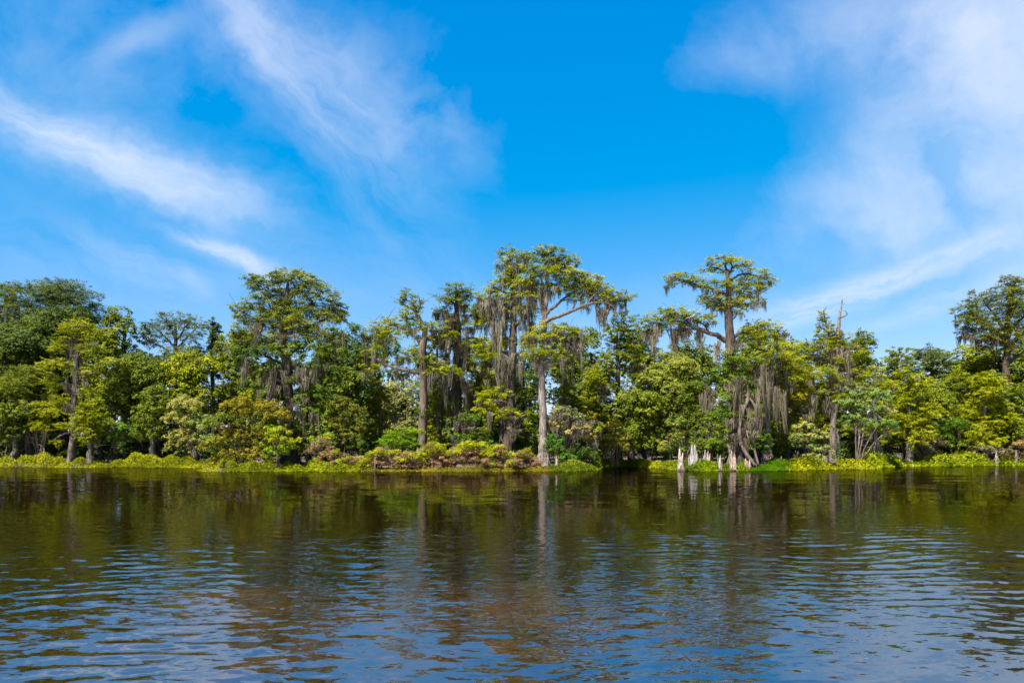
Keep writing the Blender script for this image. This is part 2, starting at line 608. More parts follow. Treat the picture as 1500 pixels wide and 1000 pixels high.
# ------------------------------------------------------------------ ground and water
def build_ground():
    xs = np.concatenate([np.linspace(-2500, -130, 14), np.linspace(-120, 120, 201), np.linspace(130, 2500, 14)])
    ys = np.concatenate([np.linspace(-400, -10, 8), np.linspace(-6, 58, 50), np.linspace(58.5, 100, 90), np.linspace(104, 200, 20), np.linspace(240, 3000, 10)])
    X, Y = np.meshgrid(xs, ys)
    Z = gh(X, Y)
    nx = len(xs)
    ny = len(ys)
    i = np.arange(ny - 1)[:, None] * nx
    j = np.arange(nx - 1)[None, :]
    q = np.stack([i + j, i + j + 1, i + nx + j + 1, i + nx + j], -1).reshape(-1, 4)
    o = link('ground', mesh_np('ground', np.stack([X, Y, Z], -1).reshape(-1, 3), q, 4, None, True), GROUND)
    tag(o, 'brown river bed and muddy swamp ground under the trees', kind='structure')


def build_water():
    rng = np.random.default_rng(21)
    ys = [-300, -100, -30, -8, -3, 0, 2, 3.5]
    y = 4.2
    while y < 130:
        ys.append(y)
        px = y * y / (CH * 683)
        y += min(2.5, max(0.05, px * 0.5)) if y > 5.5 else 0.10
    ys = np.array(ys)
    uin = np.linspace(-0.86, 0.86, 410)
    us = np.concatenate([np.linspace(-6, -1.0, 16), uin, np.linspace(1.0, 6, 16)])
    Y = np.repeat(ys[:, None], len(us), 1)
    X = us[None, :] * np.maximum(np.abs(Y) , 4.2)
    X = us[None, :] * (np.maximum(Y, -2.0) + 3.5)
    X = np.where(Y < -2, us[None, :] * 60, X)
    Z = np.zeros_like(X)
    # envelope of calmer and rougher water
    env = 0.85 + 0.48 * np.sin(X * 0.33 + 1.1 * np.sin(Y * 0.21) + 0.4) * np.sin(Y * 0.37 + 0.8 * np.sin(X * 0.27)) + 0.2 * np.sin(X * 0.9 + Y * 0.7)
    calm = 1 - 0.55 * np.exp(-((X - 0.2 + 0.10 * (Y - 12)) / 2.2) ** 2 - ((Y - 14) / 4.5) ** 2)
    env = env * calm
    dist = np.clip((46 - Y) / 30, 0, 1) ** 1.3
    NC = 84
    wx = X + 0.5 * np.sin(Y * 0.45 + 0.3 * X) + 0.25 * np.sin(0.8 * X + 1.7)
    wy = Y + 0.35 * np.sin(X * 0.6 + 0.2 * Y) + 0.18 * np.sin(1.3 * X - 0.5 * Y)
    for k in range(NC):
        lam = math.exp(rng.uniform(math.log(0.13), math.log(1.0)))
        th = rng.normal(0.0, 0.62)
        sl = 0.058 * math.sqrt(2.0 / NC) * rng.uniform(0.6, 1.4)
        kk = 2 * math.pi / lam
        pxy = np.maximum(Y, 3) ** 2 / (CH * 683)
        vis = np.clip((lam - 1.2 * pxy) / (1.0 * lam), 0, 1)
        ph = rng.uniform(0, 6.28)
        e2 = 0.55 + 0.6 * np.sin(X * rng.uniform(0.2, 0.9) + Y * rng.uniform(0.2, 0.9) + ph * 3)
        Z += sl / kk * np.sin(kk * (wx * math.sin(th) + wy * math.cos(th)) + ph) * env * vis * dist * e2
    # a boat's old wake: regular trains of ripples on the right, longer low swells at the left front
    for (cx, cy, sx, sy, lam, th, sl) in ((9.5, 17.5, 4.4, 4.0, 0.62, -0.10, 0.075), (3.6, 18.5, 2.4, 3.6, 0.52, 0.05, 0.05), (8.5, 12.0, 4.0, 2.6, 0.42, -0.14, 0.045),
                                          (-5.0, 8.0, 2.4, 0.9, 0.48, 0.10, 0.065), (1.5, 7.4, 2.5, 0.6, 0.42, -0.05, 0.05), (-9.0, 14.0, 4.5, 3.2, 0.40, 0.2, 0.05)):
        kk = 2 * math.pi / lam
        g = np.exp(-((X - cx) / sx) ** 2 - ((Y - cy) / sy) ** 2)
        w = np.sin(kk * (wx * math.sin(th) + wy * math.cos(th) + 0.12 * np.sin(X * 1.1 + Y * 0.4)))
        Z += sl / kk * g * (w + 0.25 * np.cos(2 * kk * (wx * math.sin(th) + wy * math.cos(th)))) * (0.75 + 0.4 * np.sin(X * 2.1 + Y * 1.3))
    nx = len(us)
    ny = len(ys)
    i = np.arange(ny - 1)[:, None] * nx
    j = np.arange(nx - 1)[None, :]
    q = np.stack([i + j, i + j + 1, i + nx + j + 1, i + nx + j], -1).reshape(-1, 4)
    o = link('water', mesh_np('water', np.stack([X, Y, Z], -1).reshape(-1, 3), q, 4, None, True), WATER)
    tag(o, 'rippled tannin-brown river water reflecting trees and sky', kind='structure')


build_ground()
build_water()

# ------------------------------------------------------------------ moss tassels (shared meshes)
def moss_mesh(seed, strands=30, spread=0.16):
    rng = np.random.default_rng(seed)
    V, Q = [], []
    o = 0
    seg = 5
    for s in range(strands):
        L = rng.uniform(0.12, 1.0)
        p0 = np.array([np.clip(rng.normal(0, spread), -1.5 * spread, 1.5 * spread), np.clip(rng.normal(0, spread), -1.5 * spread, 1.5 * spread), rng.uniform(-0.06, 0.05)])
        drift = np.array([rng.normal(0, 0.10), rng.normal(0, 0.10), 0]) - np.array([p0[0], p0[1], 0]) * rng.uniform(0.4, 1.0)
        a = rng.uniform(0, math.pi)
        sd_ = np.array([math.cos(a), math.sin(a), 0])
        w0 = rng.uniform(0.025, 0.065)
        for k in range(seg + 1):
            t = k / seg
            c = p0 + drift * t + np.array([0.05 * t * math.sin(7 * t + s), 0.05 * t * math.cos(6 * t + 2 * s), -L * t])
            w = w0 * (0.55 + 0.6 * math.sin(min(1, t * 1.6) * math.pi * 0.6)) * (1 - t) ** 0.6 + 0.006
            V += [c - sd_ * w * 0.5, c + sd_ * w * 0.5]
        for k in range(seg):
            b = o + 2 * k
            Q.append((b, b + 1, b + 3, b + 2))
        o += 2 * (seg + 1)
    me = mesh_np('moss_tassel', np.array(V), np.array(Q), 4)
    me.materials.append(MOSS)
    return me


MOSS_ME = [moss_mesh(100 + i, 26 + 5 * (i % 4), 0.12 + 0.04 * (i % 4)) for i in range(12)]


class Plant:
    """one tree or shrub: an Empty at its foot with trunk, limb, crown and moss parts"""
    def __init__(self, name, label, cat, px, D, color, group=None, seed=None, bark=(1, 1, 1), moss_col=(1, 1, 1)):
        self.rng = np.random.default_rng(abs(seed) if seed is not None else abs(int(px * 13 + D * 7)))
        x = (px - 750) / F * D
        z = float(gh(x, D))
        self.o = np.array((x, D, z))
        self.D = D
        self.r = bpy.data.objects.new(name, None)
        COL.objects.link(self.r)
        self.r.location = self.o
        tag(self.r, label, cat, group)
        self.color = color
        self.bark = bark
        self.mc = moss_col
        self.L = Leaves()
        self.pads = []

    def W(self, px, py, dy=0.0):
        p = WP(px, py, self.D)
        p[1] += dy
        return p

    def trunk(self, pts, sides=12, flute=0.0, flute_len=1.6, wob=0.10, mat=None, name='trunk', n=None, lobes=7, rooted=True):
        P = [self.W(a[0], a[1], a[3] if len(a) > 3 else 0) for a in pts]
        if rooted:
            P[0][2] = min(P[0][2], self.o[2] - 0.15)
        R = [a[2] * self.D / F for a in pts]
        v, q = tube(P, R, sides, n or len(pts) * 5, wob, flute, flute_len, lobes, self.rng)
        return link(name, mesh_np(name, v - self.o, q, 4, None, True), mat or BARK, self.r, self.bark)

    def limb(self, pts, sides=6, wob=0.35, mat=None, twigs=0, name='limb', bark=None):
        P = [self.W(a[0], a[1], a[3] if len(a) > 3 else 0) for a in pts]
        R = [a[2] * self.D / F for a in pts]
        parts = [tube(P, R, sides, len(pts) * 5, wob, rng=self.rng)]
        c, r = resample(P, R, 20)
        for k in range(twigs):
            i = int(self.rng.integers(6, 19))
            ln = self.rng.uniform(0.8, 2.0)
            d = nrm(self.rng.normal(0, 1, 3) * np.array([1, 1, 0.4]) + np.array([0, 0, 0.35]))
            b = c[i]
            parts.append(tube([b, b + d * ln * 0.5 + [0, 0, 0.08], b + d * ln + [0, 0, self.rng.uniform(-0.1, 0.3)]], [r[i] * 0.5, r[i] * 0.35, 0.015], 4, 6, 0.3, rng=self.rng))
        v, q = join(parts)
        return link(name, mesh_np(name, v - self.o, q, 4, None, True), mat or BARK, self.r, bark or self.bark)

    def pad(self, px, py, rx, ry, cover=3.6, leaf=0.36, dy=None, kind='c'):
        k = self.D / F
        if dy is None:
            dy = self.rng.uniform(-0.45, 0.45) * rx * k
        c = self.W(px, py, dy)
        f = 1.27 if kind == 'c' else 1.1
        r = np.array((rx * k * f, rx * k * 0.75, ry * k * f * f))
        if kind == 'c':
            cypress_pad(self.L, c, r, self.rng, cover, leaf)
        else:
            leaf_lump(self.L, c, r, self.rng, cover, leaf)
        self.pads.append((c, r))

    def pads_moss(self, per=5, lo=0.9, hi=2.6, which=None, wide=1.0):
        for i, (c, r) in enumerate(self.pads):
            if which is not None and i not in which:
                continue
            for _ in range(max(1, int(per * self.rng.uniform(0.8, 1.9)))):
                a = self.rng.uniform(0, 6.28)
                q = math.sqrt(self.rng.random()) * 0.9
                self.tassel(c + np.array((math.cos(a) * q * r[0], math.sin(a) * q * r[1], -r[2] * self.rng.uniform(0.1, 0.6))), self.rng.uniform(lo, hi), wide)

    def tassel(self, p, ln, wide=1.0):
        o = link('moss_tassel', MOSS_ME[int(self.rng.integers(0, len(MOSS_ME)))], None, self.r, self.mc)
        o.location = p - self.o
        s = self.rng.uniform(0.6, 1.5) * wide
        o.scale = (s, s, ln * self.rng.uniform(0.45, 1.0))
        o.rotation_euler = (self.rng.normal(0, 0.05), self.rng.normal(0, 0.05), self.rng.uniform(0, 6.28))
        return o

    def curtain(self, px0, px1, py, ln0, ln1, n, dy0=-0.8, dy1=0.8, jit=10, wide=1.0):
        k = self.D / F
        m = max(3, int(n * 0.85))
        knots = self.rng.uniform(px0, px1, max(2, m // 4))
        for i in range(m):
            x = knots[int(self.rng.integers(0, len(knots)))] + self.rng.normal(0, 3.0)
            self.tassel(self.W(x, py + self.rng.uniform(-0.5, 1.6) * jit, self.rng.uniform(dy0, dy1)), (ln0 * 0.4 + (ln1 - ln0 * 0.4) * self.rng.random() ** 1.4) * k, wide)

    def crown(self, name='crown', color=None):
        if self.L.a:
            o = link(name, self.L.mesh(name, self.o), LEAF, self.r, color or self.color)
            self.L = Leaves()
            return o


# leaf base colours
CYP = (0.150, 0.163, 0.006)          # sunny yellow-green cypress needles
CYPD = (0.088, 0.106, 0.008)
MID = (0.080, 0.100, 0.010)
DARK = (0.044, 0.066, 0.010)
BRIGHT = (0.135, 0.150, 0.008)
OLIVE = (0.135, 0.115, 0.008)
TAN = (0.25, 0.19, 0.075)
PALE = (0.17, 0.17, 0.055)
YEL = (0.180, 0.190, 0.006)
BROWN = (0.13, 0.085, 0.048)


# ------------------------------------------------------------------ the wood behind
def wood_tree(px, D, top, hw, bottom, label, color, kind='B', cat='tree', cover=2.8, leaf=0.48, moss=0, bark=(0.8, 0.8, 0.8), lean=0, group=None, name=None, shape=1.0, trunk_r=0.0):
    """a free-standing tree given by the outline its crown fills"""
    nm = name or ('bald_cypress' if kind == 'C' else 'broadleaf_tree')
    leaf = leaf * (1.15 if D > 93 else 1.0)
    T = Plant(nm, label, cat, px, D, color, group, seed=int(px * 31 + D * 17 + top), bark=bark)
    rng = T.rng
    k = D / F
    H = bottom - top
    tr = trunk_r / k if trunk_r else (3.2 + hw * 0.045)
    base_py = HZ + (CH - T.o[2]) / k
    T.trunk([(px + lean * 0.2, base_py, tr * 1.5), (px + lean * 0.3, base_py - 14, tr * 1.05), (px + lean * 0.6, (base_py + bottom) / 2 - H * 0.2, tr * 0.85),
             (px + lean, top + H * 0.42, tr * 0.6), (px + lean + rng.uniform(-3, 3), top + H * 0.10, tr * 0.2)], 8, 0.12, 1.0, 0.12)
    if kind == 'B':
        n = max(9, int(12 + H * hw / 600))
        for i in range(n):
            t = (i + rng.uniform(0.1, 0.9)) / n                       # 0 top .. 1 bottom
            prof = math.sin(math.pi * min(1, (0.16 + 0.80 * t) ** (0.75 * shape))) ** 0.6
            rx = hw * rng.uniform(0.36, 0.58)
            ry = rx * rng.uniform(0.55, 0.8)
            off = rng.uniform(-1, 1) * max(0.0, hw * prof - rx * 0.85)
            T.pad(px + lean + off, top + ry * 0.8 + t * (H - ry * 1.7), rx, ry, cover, leaf, dy=rng.uniform(-0.55, 0.35) * hw * k * prof, kind='b')
        m = 4
    else:
        n = max(9, int(11 + H * hw / 480))
        for i in range(n):
            t = (i + rng.uniform(0.1, 0.9)) / n
            prof = (0.45 + 0.75 * min(1, t * 1.7)) if t < 0.6 else (1.2 - 0.6 * (t - 0.6))
            rx = hw * rng.uniform(0.30, 0.5)
            ry = max(7, rx * rng.uniform(0.32, 0.5))
            off = rng.uniform(-1, 1) * max(2.0, hw * prof - rx * 0.9)
            T.pad(px + lean + off, top + ry * 0.7 + t * (H - ry * 1.6), rx, ry, cover, leaf, dy=rng.uniform(-0.6, 0.5) * hw * k)
        m = 6
    for i in rng.permutation(len(T.pads))[:m]:
        c, r = T.pads[i]
        pxc = c[0] / D * F + 750
        pyc = HZ - (c[2] - CH) * F / D
        y0 = min(base_py - 20, pyc + abs(pxc - px) * 0.5 + 12)
        T.limb([(px + lean * 0.8, y0, tr * 0.4), ((px + lean + pxc) / 2, (y0 + pyc) / 2 + 3, tr * 0.28, (c[1] - D) * 0.5), (pxc, pyc, tr * 0.10, c[1] - D)], 5)
    if moss:
        for i in rng.permutation(len(T.pads))[:moss]:
            c, r = T.pads[i]
            for _ in range(3):
                a = rng.uniform(0, 6.28)
                T.tassel(c + np.array((math.cos(a) * r[0] * 0.7, math.sin(a) * r[1] * 0.7 - 0.3, -r[2] * 0.4)), rng.uniform(0.9, 2.4), 1.1)
    T.crown()
    return T


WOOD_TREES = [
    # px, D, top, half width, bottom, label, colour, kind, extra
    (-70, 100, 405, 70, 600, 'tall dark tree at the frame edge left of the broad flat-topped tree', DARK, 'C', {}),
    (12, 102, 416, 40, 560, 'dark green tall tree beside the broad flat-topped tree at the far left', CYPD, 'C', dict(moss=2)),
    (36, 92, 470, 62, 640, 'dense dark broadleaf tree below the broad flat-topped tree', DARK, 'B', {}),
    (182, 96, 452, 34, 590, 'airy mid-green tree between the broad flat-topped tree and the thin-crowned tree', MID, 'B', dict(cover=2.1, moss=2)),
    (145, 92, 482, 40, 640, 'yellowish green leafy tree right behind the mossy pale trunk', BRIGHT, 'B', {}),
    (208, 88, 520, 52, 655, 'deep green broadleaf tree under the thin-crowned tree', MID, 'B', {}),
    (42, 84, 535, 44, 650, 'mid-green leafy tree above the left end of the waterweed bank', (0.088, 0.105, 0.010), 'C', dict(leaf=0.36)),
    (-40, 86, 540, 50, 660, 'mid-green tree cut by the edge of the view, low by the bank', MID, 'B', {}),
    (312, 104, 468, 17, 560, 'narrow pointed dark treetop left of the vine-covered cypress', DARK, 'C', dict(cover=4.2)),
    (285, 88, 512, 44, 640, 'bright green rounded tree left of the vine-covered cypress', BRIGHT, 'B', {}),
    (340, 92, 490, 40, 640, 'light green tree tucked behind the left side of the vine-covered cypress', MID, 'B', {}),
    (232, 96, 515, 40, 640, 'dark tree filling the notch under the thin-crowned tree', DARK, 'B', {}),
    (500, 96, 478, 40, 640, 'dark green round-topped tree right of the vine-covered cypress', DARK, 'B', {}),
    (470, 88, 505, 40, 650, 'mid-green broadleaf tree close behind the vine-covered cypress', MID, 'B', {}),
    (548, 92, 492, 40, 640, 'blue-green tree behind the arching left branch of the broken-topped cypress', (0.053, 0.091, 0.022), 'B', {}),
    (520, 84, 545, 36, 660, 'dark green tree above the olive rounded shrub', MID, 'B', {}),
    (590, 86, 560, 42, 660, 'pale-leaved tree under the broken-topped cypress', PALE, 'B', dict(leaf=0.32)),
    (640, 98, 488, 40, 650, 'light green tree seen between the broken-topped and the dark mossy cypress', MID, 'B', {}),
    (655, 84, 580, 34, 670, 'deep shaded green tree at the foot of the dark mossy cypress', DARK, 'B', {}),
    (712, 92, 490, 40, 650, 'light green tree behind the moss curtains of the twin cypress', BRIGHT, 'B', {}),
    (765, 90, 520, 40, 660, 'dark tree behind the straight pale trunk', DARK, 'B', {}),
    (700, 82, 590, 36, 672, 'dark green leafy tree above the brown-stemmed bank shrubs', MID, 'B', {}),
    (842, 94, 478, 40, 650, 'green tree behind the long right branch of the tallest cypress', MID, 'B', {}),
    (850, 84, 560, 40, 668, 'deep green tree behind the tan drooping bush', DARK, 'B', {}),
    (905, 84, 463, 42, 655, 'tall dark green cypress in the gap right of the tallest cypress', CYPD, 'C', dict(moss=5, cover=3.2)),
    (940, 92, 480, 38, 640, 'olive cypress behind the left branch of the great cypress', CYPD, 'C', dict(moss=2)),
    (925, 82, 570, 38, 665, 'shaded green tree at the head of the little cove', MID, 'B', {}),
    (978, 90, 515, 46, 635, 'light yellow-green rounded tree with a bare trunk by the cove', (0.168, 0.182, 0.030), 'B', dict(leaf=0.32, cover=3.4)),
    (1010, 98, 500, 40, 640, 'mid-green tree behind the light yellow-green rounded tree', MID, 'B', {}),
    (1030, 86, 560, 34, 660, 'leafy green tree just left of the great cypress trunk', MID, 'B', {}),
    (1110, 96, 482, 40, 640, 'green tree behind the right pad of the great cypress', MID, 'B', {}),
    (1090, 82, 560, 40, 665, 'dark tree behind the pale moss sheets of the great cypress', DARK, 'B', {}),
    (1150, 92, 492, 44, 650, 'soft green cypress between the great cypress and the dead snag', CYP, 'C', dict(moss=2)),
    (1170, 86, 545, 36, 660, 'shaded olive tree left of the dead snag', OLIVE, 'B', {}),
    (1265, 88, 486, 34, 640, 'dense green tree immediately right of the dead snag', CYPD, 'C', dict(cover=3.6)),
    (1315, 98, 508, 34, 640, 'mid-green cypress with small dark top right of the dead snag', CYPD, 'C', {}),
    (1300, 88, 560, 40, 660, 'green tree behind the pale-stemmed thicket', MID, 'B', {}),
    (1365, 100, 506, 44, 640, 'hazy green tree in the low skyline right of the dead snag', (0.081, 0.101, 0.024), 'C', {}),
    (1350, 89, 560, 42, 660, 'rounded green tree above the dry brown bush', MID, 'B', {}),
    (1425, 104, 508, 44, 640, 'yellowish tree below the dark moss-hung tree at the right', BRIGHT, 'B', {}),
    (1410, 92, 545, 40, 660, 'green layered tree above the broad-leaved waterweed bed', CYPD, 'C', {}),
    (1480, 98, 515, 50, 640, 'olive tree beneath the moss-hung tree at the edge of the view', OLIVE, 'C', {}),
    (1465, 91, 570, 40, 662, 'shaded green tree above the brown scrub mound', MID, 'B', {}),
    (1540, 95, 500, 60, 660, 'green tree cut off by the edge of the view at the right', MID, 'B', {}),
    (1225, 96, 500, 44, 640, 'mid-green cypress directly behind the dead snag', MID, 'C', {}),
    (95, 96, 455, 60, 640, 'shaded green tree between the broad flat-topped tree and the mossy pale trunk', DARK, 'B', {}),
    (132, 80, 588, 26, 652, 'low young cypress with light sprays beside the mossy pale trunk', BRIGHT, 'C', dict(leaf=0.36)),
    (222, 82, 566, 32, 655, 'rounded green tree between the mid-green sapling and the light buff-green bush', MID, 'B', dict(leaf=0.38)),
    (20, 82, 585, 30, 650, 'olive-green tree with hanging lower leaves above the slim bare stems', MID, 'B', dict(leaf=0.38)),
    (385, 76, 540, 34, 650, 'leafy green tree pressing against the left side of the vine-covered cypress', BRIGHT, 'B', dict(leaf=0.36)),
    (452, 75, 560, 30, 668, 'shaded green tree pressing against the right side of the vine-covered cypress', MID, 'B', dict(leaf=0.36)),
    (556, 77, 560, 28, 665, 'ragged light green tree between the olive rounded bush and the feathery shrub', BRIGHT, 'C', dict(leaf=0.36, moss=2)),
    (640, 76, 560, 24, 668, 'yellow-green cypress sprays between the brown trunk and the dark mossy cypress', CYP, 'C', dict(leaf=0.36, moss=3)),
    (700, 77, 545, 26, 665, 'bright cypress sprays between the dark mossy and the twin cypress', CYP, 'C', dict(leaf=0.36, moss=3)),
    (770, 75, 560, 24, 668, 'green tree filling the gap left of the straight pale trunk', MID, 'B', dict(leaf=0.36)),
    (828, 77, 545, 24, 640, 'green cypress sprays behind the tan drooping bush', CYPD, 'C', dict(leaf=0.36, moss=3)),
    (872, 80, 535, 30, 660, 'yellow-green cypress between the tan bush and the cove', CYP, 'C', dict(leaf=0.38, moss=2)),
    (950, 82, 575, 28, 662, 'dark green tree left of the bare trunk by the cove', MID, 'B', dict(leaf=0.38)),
    (1150, 79, 545, 30, 660, 'yellow-green cypress between the pale flared trunk and the pale-leaved bush', CYP, 'C', dict(leaf=0.36, moss=2)),
    (1205, 80, 560, 30, 660, 'bright layered cypress just left of the dead snag trunk', CYP, 'C', dict(leaf=0.36, moss=2)),
    (1330, 84, 540, 36, 655, 'layered yellow-green cypress right of the pale-stemmed thicket', CYP, 'C', dict(leaf=0.4)),
    (1440, 88, 545, 40, 655, 'layered olive-green cypress above the brown scrubby mound', CYP, 'C', dict(leaf=0.4)),
]
for (px, D, top, hw, bot, lab, colr, kd, ex) in WOOD_TREES:
    wood_tree(px, D, top, hw, bot, lab, colr, kd, **ex)


def far_wood():
    rng = np.random.default_rng(5)
    L = Leaves()
    prof = [(-400, 470), (-60, 440), (0, 450), (150, 465), (200, 520), (260, 530), (330, 505), (500, 490), (700, 495), (940, 500), (1000, 510), (1280, 505), (1330, 518), (1500, 512), (1900, 470)]
    pp = np.array(prof, float)
    for i in range(270):
        px = rng.uniform(-330, 1830)
        D = rng.uniform(108, 122)
        top = np.interp(px, pp[:, 0], pp[:, 1]) + 8
        py = top + (655 - top) * rng.random() ** 0.8
        c = WP(px, py, D)
        r = rng.uniform(2.4, 4.2)
        c[2] = max(c[2] - r * 0.6, 1.0)
        leaf_lump(L, c, (r, r, r * 0.75), rng, 2.0, 1.3)
    for i in range(230):
        x = -190 + 380 * (i + rng.random()) / 230
        leaf_lump(L, (x, rng.uniform(104, 118), rng.uniform(0.6, 3.2)), (3.4, 2.6, 2.4), rng, 2.6, 1.15, 0.0)
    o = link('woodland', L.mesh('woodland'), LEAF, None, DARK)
    tag(o, 'dark mass of swamp woodland closing the view behind the river bank trees', 'woodland', kind='stuff')


def undergrowth():
    rng = np.random.default_rng(9)
    L = Leaves()
    for i in range(260):
        x = rng.uniform(-95, 105)
        D = bank_y(x) + rng.uniform(9, 26)
        r = rng.uniform(0.9, 2.0)
        leaf_lump(L, (x, D, gh(x, D) + r * rng.uniform(0.3, 1.2)), (r * 1.2, r, r * 0.8), rng, 2.4, 0.55)
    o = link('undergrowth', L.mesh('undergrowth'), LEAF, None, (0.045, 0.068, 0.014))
    tag(o, 'shaded leafy undergrowth between the tree trunks on the bank', 'undergrowth', kind='stuff')


far_wood()
undergrowth()

# ------------------------------------------------------------------ the trees one knows by sight
def broad_flat_tree():
    T = Plant('bald_cypress', 'broad dark flat-topped tree rising over the far left of the wood', 'tree', 75, 100, (0.059, 0.078, 0.014), seed=11)
    T.trunk([(72, 676, 7), (72, 640, 5), (74, 560, 4.5), (72, 490, 4), (74, 440, 2)], 10, 0.15)
    for (tx, ty, bx, by) in ((110, 445, 74, 500), (45, 450, 73, 505), (140, 468, 74, 515), (90, 430, 74, 470), (30, 480, 73, 525)):
        T.limb([(bx, by, 2.6), ((bx + tx) / 2, (by + ty) / 2 - 4, 1.8), (tx, ty, 0.7)], 5, twigs=3)
    for (x, y, rx, ry) in ((45, 436, 30, 13), (75, 428, 30, 12), (108, 432, 30, 12), (128, 446, 24, 12), (30, 456, 26, 12), (62, 450, 30, 14), (98, 455, 30, 14), (140, 462, 22, 11), (150, 474, 16, 9), (20, 475, 22, 12), (50, 475, 28, 12), (82, 480, 26, 11), (118, 478, 22, 9), (60, 425, 20, 8), (95, 423, 20, 7), (40, 500, 26, 12), (130, 495, 16, 8)):
        T.pad(x, y, rx, ry, 2.5, 0.4)
    T.pads_moss(3, 1.0, 2.6, which=(4, 5, 6, 9, 10, 11, 12, 15))
    T.crown()


def thin_crowned_tree():
    T = Plant('bald_cypress', 'thin airy-crowned tree against the sky left of the vine-covered cypress', 'tree', 257, 100, (0.070, 0.088, 0.018), seed=12)
    T.trunk([(257, 676, 5), (258, 640, 4), (257, 560, 3.5), (257, 500, 2.6), (257, 472, 1.2)], 8)
    for (tx, ty, bx, by) in ((225, 478, 257, 512), (290, 478, 257, 515), (240, 468, 257, 498), (280, 470, 257, 500), (222, 500, 257, 525), (294, 505, 257, 530)):
        T.limb([(bx, by, 1.8), ((bx + tx) / 2, (by + ty) / 2 - 2, 1.2), (tx, ty, 0.6)], 5, twigs=3)
    for (x, y, rx, ry) in ((255, 466, 22, 6), (232, 474, 16, 6), (280, 472, 16, 6), (220, 486, 12, 6), (292, 484, 12, 6), (258, 484, 20, 6), (238, 496, 14, 5), (280, 498, 14, 6), (222, 504, 10, 5), (258, 512, 18, 6), (292, 512, 11, 5)):
        T.pad(x, y, rx, ry, 2.7, 0.36)
    T.pads_moss(2, 0.8, 1.8, which=(3, 6, 7, 10))
    T.crown()


def pale_mossy_trunk_tree():
    T = Plant('bald_cypress', 'pale mossy trunk with yellow-green sprays behind the left waterweed bank', 'tree', 104, 82, CYP, seed=13, bark=(1.0, 0.95, 0.95))
    T.trunk([(102, 670, 7), (104, 655, 4.6), (107, 600, 4.0), (108, 545, 3.6), (109, 505, 3.2), (111, 478, 1.8)], 10, 0.22, 1.0)
    for (tx, ty, bx, by) in ((85, 505, 109, 520), (135, 500, 109, 515), (82, 560, 108, 570), (140, 545, 108, 560), (78, 645, 103, 632)):
        T.limb([(bx, by, 1.8), ((bx + tx) / 2, (by + ty) / 2 - 2, 1.1), (tx, ty, 0.5)], 5, twigs=2)
    for (x, y, rx, ry) in ((112, 478, 20, 8), (100, 492, 14, 7), (130, 490, 18, 8), (92, 510, 16, 6), (138, 512, 16, 6), (84, 535, 18, 6), (124, 545, 16, 5), (78, 562, 18, 7), (132, 575, 16, 5), (90, 585, 16, 5), (70, 600, 20, 8), (125, 606, 12, 4), (98, 625, 12, 4), (80, 648, 12, 2.4), (60, 625, 14, 6)):
        T.pad(x, y, rx, ry, 3.4, 0.32)
    T.curtain(97, 122, 505, 20, 45, 22, jit=16)
    T.curtain(97, 124, 550, 20, 48, 22, jit=16)
    T.curtain(98, 118, 590, 14, 34, 10, jit=10)
    T.crown()


